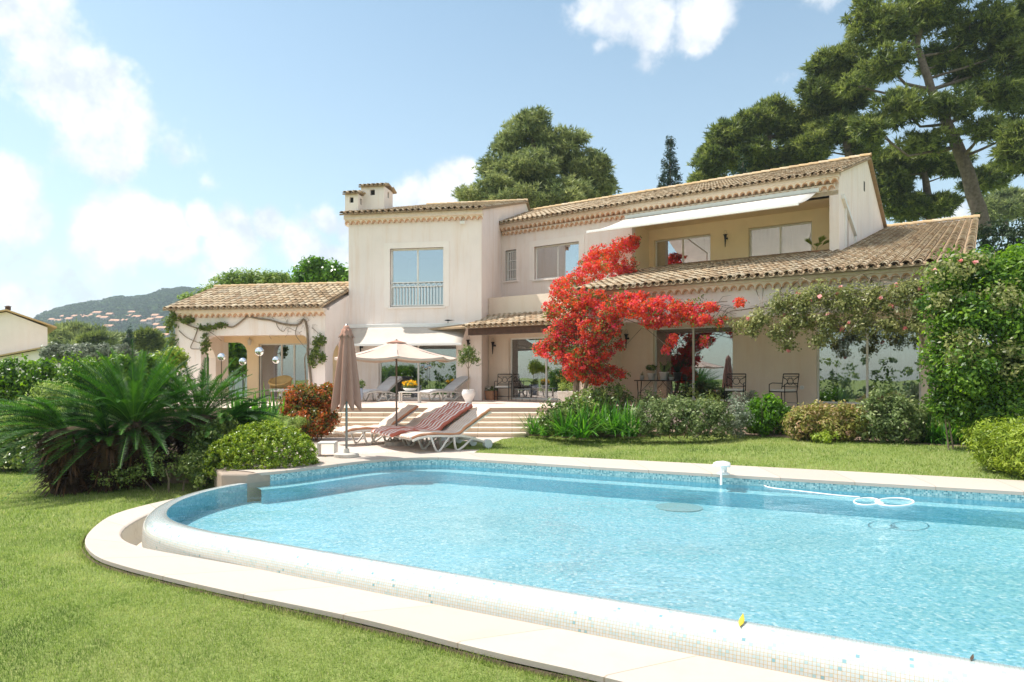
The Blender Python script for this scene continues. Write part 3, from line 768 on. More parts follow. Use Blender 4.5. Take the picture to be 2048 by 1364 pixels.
# steps
T = .68; st = MB(); nst = 6; rz = T / nst; y0 = 17.7; tr = .36
for k in range(nst - 1):
    xr = .35 - .05 * k + .25 * k; xl = -5.9 - .1 * k
    st.box(xl, xr, y0 + k * tr, y0 + (k + 1) * tr + .02, -.3 if k == 0 else .0, rz * (k + 1) - .045)
    st.box(xl, xr + .02, y0 + k * tr - .03, y0 + (k + 1) * tr + .0, rz * (k + 1) - .044, rz * (k + 1))
s_ = st.build('garden_steps', 'step_stone', None, bevel=.006); tag(s_, 'wide flight of pale stone steps between pool deck and terrace', 'steps')
tp = MB(); TP = [(-14, 19.5), (2.3, 19.5), tuple(FB.p(-9, 17.7, 0)[:2]), tuple(FB.p(-.3, 17.7, 0)[:2]), tuple(FB.p(-.3, 30, 0)[:2]), (-14, 30)]
tp.prism(TP, -.4, T); tag(tp.build('terrace', 'terrace_stone', None), kind='structure')
tp = MB().box(-14, 2.2, 19.44, 19.95, T + .004, T + .008); tag(tp.build('terrace_edge', 'step_stone', None), kind='structure')
# flower bed soil
lb = [(-14, 17), (-9.6, 15.2), (-8.0, 13.2), (-5.9, 12.4), (-5.0, 12.3), (-5.2, 14), (-5.6, 16), (-5.95, 17.8), (-6.3, 19.6), (-14, 19.6)]
tag(MB().prism(lb, -.5, .0).build('planting_bed', 'soil', None), kind='structure')
bd = MB(); bp_ = [(.45, 18.0), (5.2, 16.9), (7.5, 14.75), (9.7, 13.3), (14, 12), (16, 14.5), (10, 18), (2.3, 20.2), (.6, 19.6)]
bd.prism(bp_, -.3, .19); tag(bd.build('flower_bed', 'soil', None), kind='structure')

# ------------------------------------------------------------------ villa
V = thing('villa', 'cream two storey villa with clay tile roofs and a side pavilion behind the pool terrace', 'house', tuple(FB.p(-9, 26, 0)))
def sidewall(F, a, poly, th, name='wall', mat='stucco', holes=None):
    return MB().extr([F.p(a, n, z) for n, z in poly], F.p(a + th, 0, 0) - F.p(a, 0, 0)).build(name, mat, V)
TA0, TA1, TN = -10.73, -5.505, 24.72
# tower
ua = lambda F, u, n: F.a(u, n)
w1 = (ua(FA, 780, TN), ua(FA, 887, TN), FA.z(833, 613, TN), FA.z(833, 496, TN))
d1 = (ua(FA, 757, TN), ua(FA, 913, TN), T + .03, 2.92)
m = MB(); wall(m, FA, TA0, TA1, TN, TN + .25, 0, 7.7, [w1, d1]); m.build('wall', 'stucco', V)
TOPS = lambda n: 7.66 + .27 * (n - 24.4)
for a, th in ((TA1, -.25), (TA0, .25)):
    sidewall(FA, a, [(TN + .25, 0), (40, 0), (40, TOPS(35.5) - 1.2), (35.5, TOPS(35.5)), (TN + .25, TOPS(TN + .25))], th)
MB().box(TA0 + .25, TA1 - .25, 39.8, 40, 0, 9, FA).build('wall', 'stucco', V)
genoise(V, FA, TA0 - .1, TA1 + .08, TN, 7.70, 1)
rf = tile_roof(V, FA, TA0 - .22, TA1 + .12, 24.38, 35.5, 7.74, .27, seed=4, name='roof')
tile_roof(V, FA, TA0 - .22, TA1 + .12, 40.6, 35.5, TOPS(35.5) - 1.3, .27, sgn=-1, seed=5, name='roof', row=.6)
ridge(rf, FA.p(TA0 - .2, 35.5, 10.78), FA.p(TA1 + .1, 35.5, 10.78))
window(V, FA, *w1, TN, 'tall tower window with a white balustrade across its lower third')
surround(V, FA, *w1, TN, .22)
window(V, FA, *d1, TN, 'wide glazed sliding door under the tower awning', (.5,), name='glass_door')
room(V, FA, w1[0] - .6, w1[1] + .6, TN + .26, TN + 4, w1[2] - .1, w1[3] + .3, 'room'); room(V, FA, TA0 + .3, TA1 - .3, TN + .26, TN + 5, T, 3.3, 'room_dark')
# balustrade at tower window
m = MB(); aw0, aw1, zb = w1[0] + .02, w1[1] - .02, w1[2] + .06; top = w1[2] + .92; nn = TN + .05
for z in (zb, top, top - .16): m.box(aw0, aw1, nn - .015, nn + .015, z - .015, z + .015, FA)
k = 17
for i in range(k + 1):
    a = aw0 + (aw1 - aw0) * i / k; m.box(a - .011, a + .011, nn - .01, nn + .01, zb, top - .16, FA)
for i in range(5):
    a = aw0 + (aw1 - aw0) * (i + .5) / 5
    for sg in (-1, 1):
        m.tube([FA.p(a + sg * (.02 + .16 * t), nn, top - .08 + sg * .05 * math.sin(t * 6.3)) for t in [j / 8 for j in range(9)]], .009, 5)
b_ = m.build('balustrade', 'white_paint', V)
# chimneys
def chimney(u0, u1, vt, n0, dep, label, zb=7.5):
    a0, a1 = FA.a(u0, n0), FA.a(u1, n0); zt = FA.z((u0 + u1) / 2, vt, n0); m = MB()
    ww = min(.2, (a1 - a0) * .3); ac = (a0 + a1) / 2
    wall(m, FA, a0, a1, n0, n0 + .1, zb, zt, [(ac - ww / 2, ac + ww / 2, zt - .34, zt - .12)])
    nc = n0 + dep / 2
    m.box(a0, a1, n0 + dep - .1, n0 + dep, zb, zt, FA)
    for x in (a0, a1 - .1):
        m.box(x, x + .1, n0 + .1, n0 + dep - .1, zb, zt - .36, FA); m.box(x, x + .1, n0 + .1, n0 + dep - .1, zt - .12, zt, FA)
        m.box(x, x + .1, n0 + .1, nc - .1, zt - .36, zt - .12, FA); m.box(x, x + .1, nc + .1, n0 + dep - .1, zt - .36, zt - .12, FA)
    c = m.build('chimney', 'stucco', V); c['label'] = label
    MB().box(a0 + .11, a1 - .11, n0 + .11, n0 + dep - .11, zb, zt - .02, FA).build('flue', 'black', c)
    tile_roof(c, FA, a0 - .07, a1 + .07, n0 - .08, n0 + dep / 2, zt + .02, .3, pitch=.2, seed=int(u0), name='chimney_cap')
    tile_roof(c, FA, a0 - .07, a1 + .07, n0 + dep + .08, n0 + dep / 2, zt + .02, .3, pitch=.2, seed=int(u0) + 1, sgn=-1, name='chimney_cap')
chimney(690, 716, 388, 25.3, .6, 'smaller chimney at the outer corner of the tower roof')
chimney(722, 768, 373, 25.75, 1.0, 'larger chimney with a tile cap')
MB().box(TA0 - .14, TA0 - .003, TN + .35, TN + 1.1, 5.9, 7.62, FA).build('chimney_breast', 'stucco_warm', V)

# pavilion
PA0, PA1, PN, PB = -16.65, -10.73, 22.69, 25.3
def arch_fill(m, F, a, n0, n1, z, r, sg):
    """concave quarter haunch in the top corner of an opening; sg=+1 fills towards +a"""
    arc_ = [(a + sg * (r - r * math.sin(t)), z - r + r * math.cos(t)) for t in [math.pi / 2 * i / 8 for i in range(9)]]
    poly = [(a, z)] + arc_
    A = [F.p(x, n0, zz) for x, zz in poly]; B = [F.p(x, n1, zz) for x, zz in poly]
    for i in range(1, 9): m.face([A[0], A[i], A[i + 1]]); m.face([B[0], B[i + 1], B[i]]); m.face([A[i], B[i], B[i + 1], A[i + 1]])
op = (FA.a(402, PN), FA.a(616, PN), 0, 3.06)
m = MB(); wall(m, FA, PA0, PA1, PN, PN + .35, 0, 3.95, [op]); arch_fill(m, FA, op[0], PN, PN + .35, 3.06, .45, 1); arch_fill(m, FA, op[1], PN, PN + .35, 3.06, .3, -1)
m.build('wall', 'stucco', V)
PT = lambda n: 3.93 + .367 * (n - 22.69)
for a, th in ((PA0, .3), (PA1, -.3)):
    m = MB(); F_ = FA; nA, nB_ = PN + .62, PN + 2.05; z1 = 2.85; sgn_ = F_.p(a + th, 0, 0) - F_.p(a, 0, 0)
    def ex(poly): m.extr([F_.p(a, n, z) for n, z in poly], sgn_)
    ex([(PN + .35, 0), (nA, 0), (nA, PT(nA)), (PN + .35, PT(PN + .35))]); ex([(nB_, 0), (PB + .3, 0), (PB + .3, PT(PB + .3) - .1), (nB_, PT(nB_))])
    arch = [(nA + (nB_ - nA) * i / 12, z1 - .55 + .55 * math.sin(math.pi * i / 12) ** .7) for i in range(13)]
    ex(arch + [(nB_, PT(nB_)), (nA, PT(nA))])
    m.build('wall', 'stucco', V)
bo = (FA.a(396, PB), FA.a(494, PB), T, 2.95); bd_ = (FA.a(517, PB), FA.a(622, PB), T, FA.z(560, 687, PB))
m = MB(); wall(m, FA, PA0 + .3, PA1 - .3, PB, PB + .25, 0, 3.9, [bo, bd_]); arch_fill(m, FA, bo[1], PB, PB + .25, 2.95, .45, -1); arch_fill(m, FA, bo[0], PB, PB + .25, 2.95, .45, 1)
m.build('wall', 'stucco_warm', V)
MB().box(PA0 + .3, PA1 - .3, PN + .35, PB, 3.3, 3.4, FA).build('ceiling', 'stucco_warm', V)
window(V, FA, *bd_, PB, 'sliding door at the back of the pavilion, standing open', (.42, .66), name='glass_door', inset=.1)
genoise(V, FA, PA0 - .05, PA1 + .05, PN, 3.98, 1, band=.10)
rf = tile_roof(V, FA, PA0 - .25, PA1 + .02, 22.35, 25.5, 4.03, .367, seed=8)
tile_roof(V, FA, PA0 - .25, PA1 - .0, 28.6, 25.5, 4.05, .367, sgn=-1, seed=9)
ridge(rf, FA.p(PA0 - .25, 25.5, 5.22), FA.p(PA1 + .0, 25.5, 5.22), .1)
# kitchen behind the sliding door
room(V, FA, bd_[0] - .4, PA1 - .1, PB + .26, PB + 5, T, 3.1, 'room')

# wing, upper floor
WN, WA0, WA1 = 23.74, -16.93, -3.76
ws = (FB.a(1011, WN), FB.a(1033, WN), FB.z(1022, 561, WN), FB.z(1022, 500, WN))
wm_ = (FB.a(1069, WN), FB.a(1158, WN), FB.z(1115, 555, WN), FB.z(1115, 488, WN))
bal = (FB.a(1264, WN), -4.04, 5.46, 7.36)
m = MB(); wall(m, FB, WA0 - .1, WA1, WN, WN + .3, 3.2, 8.0, [ws, wm_, bal]); m.build('wall', 'stucco', V)
BN = 25.36
bw1 = (FB.a(1308, BN), FB.a(1421, BN), 5.5, FB.z(1365, 474, BN)); bw2 = (FB.a(1497, BN), FB.a(1624, BN), 5.5, FB.z(1560, 449, BN))
m = MB(); wall(m, FB, bal[0], WA1, BN, BN + .25, 5.3, 7.5, [bw1, bw2]); m.box(bal[0] - .25, bal[0], WN + .3, BN + .25, 5.3, 7.5, FB)
m.build('balcony_wall', 'stucco_warm', V)
MB().box(bal[0] - .2, WA1 - .02, WN + .0, BN + .2, 7.36, 7.5, FB).build('balcony_ceiling', 'stucco_warm', V)
MB().box(bal[0] - .2, WA1 - .02, WN + .3, BN + .2, 5.3, 5.46, FB).build('balcony_floor', 'terrace_stone', V)
MB().box(bal[0] - .05, -4.05, WN - .06, WN + .24, 5.465, 5.58, FB).build('balcony_sill', 'coping_stone', V)
window(V, FB, *bw1, BN, 'balcony sliding window nearer the red bougainvillea'); window(V, FB, *bw2, BN, 'balcony sliding window with closed pale curtains')
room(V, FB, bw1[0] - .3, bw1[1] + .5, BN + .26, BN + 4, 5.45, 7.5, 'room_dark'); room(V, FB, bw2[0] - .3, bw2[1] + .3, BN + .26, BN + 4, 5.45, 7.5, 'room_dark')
window(V, FB, *ws, WN, 'narrow barred window beside the tower', (), inset=.12)
m = MB(); ac = [ws[0] + (ws[1] - ws[0]) * t for t in (.2, .4, .6, .8)]
for a in ac: m.box(a - .01, a + .01, WN + .05, WN + .07, ws[2] + .02, ws[3] - .02, FB)
for t in (.06, .35, .65, .94): z = ws[2] + (ws[3] - ws[2]) * t; m.box(ws[0] + .01, ws[1] - .01, WN + .045, WN + .049, z - .012, z + .012, FB)
m.build('window_grille', 'white_paint', V)
surround(V, FB, *ws, WN, .03)
window(V, FB, *wm_, WN, 'square landing window reflecting the sky', tilt=4.5); surround(V, FB, *wm_, WN, .24)
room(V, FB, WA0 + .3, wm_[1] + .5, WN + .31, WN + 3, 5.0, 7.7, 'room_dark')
GT = lambda n: 7.93 + .32 * (n - 23.4)
gp = [(WN + .3, 3.0), (35.8, 3.0), (35.8, GT(30.2) - 1.75), (30.2, GT(30.2)), (WN + .3, GT(WN + .3))]
sidewall(FB, WA1, gp, -.25)
MB().box(WA0, WA1 - .25, 35.55, 35.8, 0, 8.2, FB).build('wall', 'stucco', V)
MB().box(WA1 - .003, WA1 + .06, 24.8, 24.9, 4.9, 7.2, FB).build('drain_pipe', 'white_paint', V)
m = MB(); m.hexa([FB.p(WA1 + .002, 24.2, 7.32), FB.p(WA1 + .09, 24.2, 7.32), FB.p(WA1 + .09, 26.9, 6.55), FB.p(WA1 + .002, 26.9, 6.55), FB.p(WA1 + .002, 24.2, 7.46), FB.p(WA1 + .09, 24.2, 7.46), FB.p(WA1 + .09, 26.9, 6.69), FB.p(WA1 + .002, 26.9, 6.69)])
m.box(WA1 + .005, WA1 + .075, 26.8, 26.92, 5.6, 6.55, FB); m.build('drain_pipe', 'white_paint', V)
MB().box(WA1, WA1 + .02, 29.2, 29.4, 8.7, 9.05, FB).build('vent', 'room_dark', V)
genoise(V, FB, WA0, WA1 + .02, WN, 7.98, 2, band=.12)
stt = lambda a: max(0, (-16.93 - a) / .458 + .2) if a < -16.93 else 0
rf = tile_roof(V, FB, -19.6, WA1 + .14, 23.28, 30.2, 7.98, .32, seed=11, start=stt)
tile_roof(V, FB, -19.6, WA1 + .14, 36.3, 30.2, GT(30.2) - 1.85, .32, sgn=-1, seed=12, row=.6)
ridge(rf, FB.p(-19.6, 30.2, 10.27), FB.p(WA1 + .15, 30.2, 10.27))

# lower wing with covered terrace
LN = 21.22
ww2 = (FB.a(1306, LN), FB.a(1466, LN), T + .12, FB.z(1385, 653, LN)); ww3 = (FB.a(1632, LN), FB.a(1842, LN), T + .12, FB.z(1740, 640, LN)); dd = (FB.a(1017, LN), FB.a(1150, LN), T + .03, FB.z(1050, 675, LN))
m = MB(); wall(m, FB, -15.75, -.4, LN, LN + .3, 0, 4.6, [ww2, ww3, dd]); m.build('wall', 'stucco_shaded', V)
window(V, FB, *ww2, LN, 'large sliding window behind the row of potted plants', (.5,), name='glass_door'); window(V, FB, *ww3, LN, 'large sliding window with grey curtains under the climbing rose', (.5,), name='glass_door')
window(V, FB, *dd, LN, 'glass door beneath the dark wooden porch beam', (.55,), name='glass_door')
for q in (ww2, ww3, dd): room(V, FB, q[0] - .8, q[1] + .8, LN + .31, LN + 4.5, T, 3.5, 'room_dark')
m = MB(); m.box(-10.1, -.36, 18.3, 18.62, 3.16, 4.06, FB); m.build('beam', 'stucco', V)
MB().box(-10.1, -.3, 18.62, LN, 3.55, 3.62, FB).build('ceiling', 'stucco_shaded', V)
for a in (-10.1, -.84):
    MB().box(a, a + .48, 18.32, 18.78, 0, 3.16, FB).build('pillar', 'stucco_shaded', V)
sidewall(FB, -.4, [(18.62, 0 if 0 else 3.16), (LN, 3.16), (LN, 0), (35.5, 0), (35.5, 8.2), (18.62, 4.2)], .1)
sidewall(FB, -10.1, [(18.62, 3.16), (23.74, 3.16), (23.74, 5.4), (18.62, 4.2)], .15)
genoise(V, FB, -10.15, -.25, 18.3, 4.09, 1, band=.07)
en = lambda a: 99 if a > WA1 + .1 else 23.74 - 17.84
rf = tile_roof(V, FB, -10.2, -.15, 17.84, 35.8, 4.13, .238, seed=15, end=lambda a: min(17.96, en(a)))
ridge(rf, FB.p(WA1, 35.8, 8.44), FB.p(-.1, 35.8, 8.44), .14)
# porch
ps = lambda a: 0 if a > -15.28 else (20.18 - 19.1) + (-15.30 - a) / .458
rf = tile_roof(V, FB, -17.0, -9.9, 19.1, 23.74, 3.34, .25, seed=17, start=ps)
MB().box(-15.25, -9.9, 19.32, 19.5, 3.05, 3.29, FB).build('porch_beam', 'dark_wood', V)
MB().box(-10.35, -10.12, 19.5, LN, 0, 3.2, FB).build('wall', 'stucco_shaded', V)
MB().hexa([FB.p(-17, 20.9, 3.73), FB.p(-10.2, 20.9, 3.73), FB.p(-10.2, 23.9, 4.52), FB.p(-17, 23.9, 4.52), FB.p(-17, 20.9, 3.70), FB.p(-10.2, 20.9, 3.70), FB.p(-10.2, 23.9, 4.49), FB.p(-17, 23.9, 4.49)]).build('porch_board', 'dark_wood', V)
# glazing bed under window 3
MB().box(ww3[0] - .1, ww3[1] + .1, LN - .12, LN - .002, T + .01, T + .13, FB).build('door_sill', 'coping_stone', V)
MB().box(ww2[0] - .1, ww2[1] + .1, LN - .12, LN - .002, T + .01, T + .13, FB).build('door_sill', 'coping_stone', V)
# ------------------------------------------------------------------ vegetation helpers
def E(u, v, Y, ru, rv, rd=None):
    k = Y / FP; return (at(u, v, Y), (ru * k, (rd or ru) * k, rv * k))
def limbs(parent, base, path, ells, rad, mat='pine_bark', seed=1, thin=.25, name='trunk'):
    rng = random.Random(seed); m = MB(); pts = [Vector(base)] + [Vector(p) for p in path]; n = len(pts)
    fine = []
    for i in range(n - 1):
        for k in range(4):
            t = k / 4; p = pts[i].lerp(pts[i + 1], t); fine.append(p + Vector((rng.uniform(-1, 1), rng.uniform(-1, 1), 0)) * rad * .10)
    fine.append(pts[-1]); nf = len(fine)
    m.tube(fine, [rad * (1.15 - .9 * (i / (nf - 1))) for i in range(nf)], 10)
    for c, r_ in ells:
        c = Vector(c); cand = [p for p in fine if p.z < c.z + .3 * r_[2]] or fine[:1]; s = min(cand, key=lambda p: (p - c).length + .6 * abs((c.z - p.z) - .5 * (c - p).length))
        mid = s.lerp(c, .55) + Vector((0, 0, -.12 * (c - s).length)) + Vector([rng.uniform(-.1, .1) * (c - s).length] * 3)
        r0 = rad * thin * (1.3 - .5 * rng.random())
        m.tube([s, s.lerp(mid, .5) + Vector((0, 0, -.02)), mid, mid.lerp(c, .6), c + Vector((0, 0, .3 * r_[2]))], [r0, r0 * .85, r0 * .65, r0 * .45, r0 * .2], 6)
        for k in range(5):
            d = Vector((rng.uniform(-1, 1) * r_[0], rng.uniform(-1, 1) * r_[1], rng.uniform(-.6, .9) * r_[2])) * .9
            q = mid.lerp(c, .3 + .5 * rng.random()); m.tube([q, q.lerp(c + d, .5) + Vector((0, 0, .05)), c + d], [r0 * .35, r0 * .25, r0 * .1], 5)
    return m.build(name, mat, parent, True)
def pine(label, base, path, ells, rad, n, size, seed, mat='pine_needle', cr=.55, group='pines behind the villa', name='pine_tree', cat='tree', k=5, wid=.12):
    t = thing(name, label, cat, base, 0, group)
    ells = [(c_, tuple(x * (1.0 if mat == 'aleppo_needle' else .9) for x in r_)) for c_, r_ in ells]; limbs(t, base, path, ells, rad, seed=seed)
    needles('crown', t, mat, ells, n, size, seed, k=k, wid=wid, cr=cr * .78, per=26, fill=.5, flat=.6)
    return t
def shrub(label, ells, n, size, mat, seed, asp=.5, name='shrub', cat='shrub', group=None, cr=.14, per=30, fill=.3, stems=10, floor=.0, flat=.9, base=None):
    c = sum((Vector(e[0]) for e in ells), Vector()) / len(ells); b = Vector(base) if base else Vector((c.x, c.y, floor))
    t = thing(name, label, cat, b, 0, group)
    leaves('foliage', t, mat, ells, n, size, seed, asp, cr=cr, per=per, fill=fill, floor=floor, flat=flat)
    rng = random.Random(seed); m = MB()
    for i in range(stems):
        e = rng.choice(ells); q = Vector(e[0]) + Vector([rng.uniform(-.7, .7) * e[1][j] for j in range(3)]); q.z = max(q.z, floor + .1)
        s = Vector((b.x + (q.x - b.x) * .5 + rng.uniform(-.1, .1), b.y + (q.y - b.y) * .5, floor - .05))
        m.tube([s, s.lerp(q, .5) + Vector((rng.uniform(-.05, .05), 0, .03)), q], [.018, .013, .005], 5)
    if stems: m.build('stems', 'stem', t)
    return t

# ------------------------------------------------------------------ pines behind the house
Y = 40
pine('tall leaning pine with thick bare trunk above the right end of the tiled roof', at(1972, 475, Y), [at(1940, 360, Y), at(1905, 270, Y), at(1862, 180, Y), at(1835, 90, Y), at(1850, 10, Y)],
     [E(*q) for q in [(1760, 60, Y, 62, 42), (1850, 30, Y, 75, 42), (1770, 125, Y - 1, 55, 30), (1960, 60, Y, 70, 45), (2050, 120, Y - 1, 65, 45), (1985, 185, Y - 1, 60, 28), (1900, -50, Y, 110, 50), (1725, 15, Y, 32, 34), (2075, 30, Y, 70, 60),
      (1800, 215, Y - 2, 60, 36), (1745, 258, Y - 2, 42, 30), (1905, 212, Y - 2, 48, 28), (1965, 255, Y - 2, 38, 26), (1850, 285, Y - 1, 55, 22), (2040, 200, Y, 50, 30), (1880, 120, Y + 1, 50, 26), (1700, 170, Y - 1, 25, 18), (2010, 95, Y + 1, 55, 34), (1930, 140, Y + 1, 44, 26), (2045, 240, Y - 1, 34, 20)]], .40, 30000, .30, 3)
Y = 44
pine('upright pine with a narrow layered crown left of the leaning pine', at(1705, 470, Y), [at(1700, 330, Y), at(1688, 250, Y), at(1670, 150, Y), at(1665, 110, Y)],
     [E(*q) for q in [(1662, 135, Y, 48, 32), (1700, 120, Y, 40, 26), (1635, 185, Y, 36, 36), (1690, 200, Y, 48, 30), (1670, 260, Y, 60, 30), (1630, 290, Y, 40, 24), (1725, 290, Y, 35, 30), (1720, 160, Y, 32, 22)]], .30, 17000, .30, 5)
Y = 46
pine('broad dome shaped pine rising behind the balcony roof', at(1520, 470, Y), [at(1525, 380, Y), at(1535, 300, Y), at(1540, 250, Y)],
     [E(*q) for q in [(1425, 325, Y, 38, 40), (1455, 275, Y, 44, 32), (1515, 245, Y, 50, 30), (1575, 250, Y, 50, 34), (1500, 315, Y, 60, 34), (1595, 320, Y, 60, 36), (1620, 235, Y, 35, 30), (1545, 215, Y, 34, 16), (1400, 360, Y, 20, 18), (1560, 360, Y, 60, 20)]], .36, 25000, .30, 7)
Y = 48
pine('shadowed pine with forked trunk between the gable and the leaning pine', at(1868, 480, Y), [at(1858, 400, Y), at(1845, 330, Y), at(1840, 280, Y)],
     [E(*q) for q in [(1785, 375, Y, 40, 36), (1835, 325, Y, 60, 26), (1905, 330, Y, 40, 22), (1820, 415, Y, 50, 24), (1880, 410, Y - 1, 34, 24), (1965, 360, Y, 45, 22), (1760, 320, Y, 40, 30), (1990, 345, Y, 28, 16)]], .33, 15000, .32, 9)
Y = 36
pine('dark pine branches reaching in at the right edge of the picture', at(2130, 470, Y), [at(2120, 330, Y), at(2110, 250, Y)],
     [E(*q) for q in [(2035, 270, Y, 30, 26), (2050, 320, Y, 34, 26), (2020, 300, Y, 20, 16), (2090, 280, Y, 50, 40)]], .33, 7000, .28, 11)
Y = 75
pine('distant pale green round pine beyond the dark clipped hedge', at(2010, 470, Y), [at(2010, 430, Y)],
     [E(*q) for q in [(2000, 415, Y, 40, 28), (2040, 410, Y, 40, 26), (1975, 430, Y, 25, 16), (2020, 390, Y, 22, 10)]], .5, 6000, .55, 13, mat='aleppo_needle', cr=.8)
Y = 43
pine('bushy grey green pine behind the roof of the tower', at(1075, 470, Y), [at(1075, 380, Y), at(1070, 300, Y), at(1062, 240, Y)],
     [E(*q) for q in [(1060, 262, Y, 44, 36), (1012, 290, Y, 28, 22), (1118, 295, Y, 44, 36), (1168, 340, Y, 46, 36), (1060, 345, Y - 1, 66, 38), (1000, 380, Y - 1, 50, 26), (948, 392, Y - 1, 30, 9), (1130, 390, Y - 1, 64, 24), (1208, 375, Y, 22, 28), (1070, 228, Y, 22, 14), (1158, 275, Y, 16, 12), (1190, 330, Y, 26, 24), (985, 340, Y, 22, 22), (925, 385, Y - 1, 10, 5), (1085, 410, Y - 1, 120, 14)]],
     .36, 26000, .27, 17, mat='aleppo_needle', cr=.62)
def cypress(label, u, vt, vb, Y, ru, seed, n=2600):
    t = thing('cypress_tree', label, 'tree', at(u, vb + 60, Y), 0, 'cypresses around the villa')
    ells = []; nn = 7
    for i in range(nn):
        f = (i + .5) / nn; ells.append(E(u + 1.5 * math.sin(i * 2), vt + (vb - vt) * f, Y, ru * (.28 + .85 * min(1, f * 1.7)) * (1 if f < .8 else .9), (vb - vt) / nn * .8))
    MB().tube([at(u, vb + 60, Y), at(u, vt + 8, Y)], [.12, .02], 6).build('trunk', 'bark', t)
    leaves('crown', t, 'cypress_leaf', ells, n, .16, seed, .3, cr=.18, per=30, fill=.25, flat=1.4)
cypress('slender dark cypress rising above the middle of the villa roof', 1340, 274, 400, 42, 19, 21, 5000)
cypress('short cypress tip just over the roof in front of the dome pine', 1486, 316, 400, 40, 17, 22, 2500)
cypress('pointed dark cypress before the hillside beyond the pavilion', 258, 658, 692, 48, 8, 23, 900)

# ------------------------------------------------------------------ right hand planting
hd = thing('clipped_hedge', 'dark clipped hedge beyond the right end of the tiled roof', 'hedge', FB.p(2, 30, 0))
ells = [(at(u, v, 30), (1.3, 1.0, .8)) for u in range(1960, 2180, 28) for v in (465, 500, 535, 570, 605, 640, 680, 720, 760)]
leaves('foliage', hd, 'dark_hedge', ells, 26000, .16, 31, cr=.25, fill=.25)
m = MB()
for k_ in range(12): m.tube([(20 + k_ * .7, 30, -.2), (20.1 + k_ * .7, 30, 3), (20 + k_ * .7, 30.1, 6.6)], [.06, .05, .02], 6)
m.build('branches', 'stem', hd)
Y = 13.2
hedge_r = [E(*q) for q in [(1965, 565, Y, 55, 42), (2040, 545, Y, 50, 50), (1905, 600, Y, 34, 36), (1898, 675, Y, 36, 50), (1895, 750, Y, 30, 50), (1880, 560, Y, 20, 20), (1868, 640, Y, 14, 26), (1950, 640, Y - .4, 55, 60), (2030, 640, Y - .4, 60, 70), (1950, 740, Y - .5, 60, 60), (2040, 740, Y - .5, 60, 70), (2000, 810, Y - .3, 70, 35), (1925, 800, Y, 40, 35), (1900, 820, Y, 40, 30), (1950, 830, Y, 50, 25), (2100, 600, Y, 70, 120), (1985, 520, Y + .4, 30, 20), (2030, 510, Y + .2, 30, 18)]]
rr2 = random.Random(12)
hedge_r += [E(rr2.choice([1858, 1872, 1890]) + rr2.uniform(-10, 14), rr2.uniform(560, 800), Y, rr2.uniform(5, 12), rr2.uniform(6, 16)) for _ in range(14)] + [E(rr2.uniform(1880, 2040), 540 - (rr2.uniform(0, 1)) * 30 - 0.0, Y, rr2.uniform(6, 14), rr2.uniform(12, 26)) for _ in range(12)]
hs_ = shrub('tall glossy evergreen mass swallowing the right end of the loggia', hedge_r, 42000, .085, 'hedge_leaf', 33, .5, 'evergreen_shrub', cr=.26, per=60, stems=6, fill=.6, floor=.1)
leaves('pale_shoots', hs_, 'rose_leaf', [E(*q) for q in [(1890, 545, 13.0, 40, 22), (1940, 525, 13.0, 40, 20), (1900, 600, 12.9, 30, 26), (2000, 600, 12.6, 40, 40), (1930, 700, 12.6, 36, 40), (2010, 720, 12.5, 40, 50)]], 3600, .075, 34, .55, cr=.18, per=14, fill=.3); leaves('blossom', hs_, 'rose_flower', [E(1900, 540, 12.9, 44, 26), E(1960, 530, 12.9, 40, 18)], 30, .07, 38, .9, cr=.04, per=5, fill=.2)
# climbing rose
rose = thing('climbing_rose', 'pale green climbing rose with pink flowers hanging from the loggia beam', 'climbing plant', FB.p(-1, 18.1, .2))
RE = []
for (u, v, ru, rv) in [(1560, 610, 36, 30), (1520, 640, 26, 26), (1600, 600, 40, 30), (1650, 590, 44, 34), (1700, 600, 44, 40), (1750, 600, 44, 40), (1800, 595, 44, 40), (1840, 600, 36, 36), (1600, 645, 44, 28), (1660, 640, 44, 34), (1720, 650, 44, 30), (1780, 650, 44, 28), (1830, 650, 30, 26), (1560, 665, 26, 20), (1575, 690, 18, 14), (1820, 575, 40, 14), (1500, 660, 16, 18), (1640, 680, 30, 16), (1480, 650, 12, 10)]:
    a = FB.a(u, 17.35); p = FB.p(a, 17.35, 0); RE.append(E(u, v, p.y, ru * .9, rv * .9, 24))
leaves('foliage', rose, 'rose_leaf', RE, 15500, .070, 35, .55, cr=.16, per=14, fill=.55)
leaves('blossom', rose, 'rose_flower', RE, 170, .10, 36, .9, cr=.04, per=5, fill=.2)
m = MB(); rng = random.Random(4)
for i in range(60):
    e = rng.choice(RE); q = Vector(e[0]) + Vector([rng.uniform(-1.1, 1.1) * e[1][j] for j in range(3)]); s = FB.p(rng.uniform(-5, -.6), 18.2, 3.4 + .5 * rng.random())
    if (s - q).length < 2.5: m.tube([s, s.lerp(q, .5) + Vector((0, -.1, .18)), q], [.012, .009, .004], 5)
m.tube([FB.p(-.9, 17.9, .3), FB.p(-1, 18.1, 1.8), FB.p(-1.3, 18.0, 3.2), FB.p(-3, 18.05, 3.5), FB.p(-5.5, 18.1, 3.3)], [.05, .045, .04, .03, .01], 7)
m.build('stems', 'stem', rose)

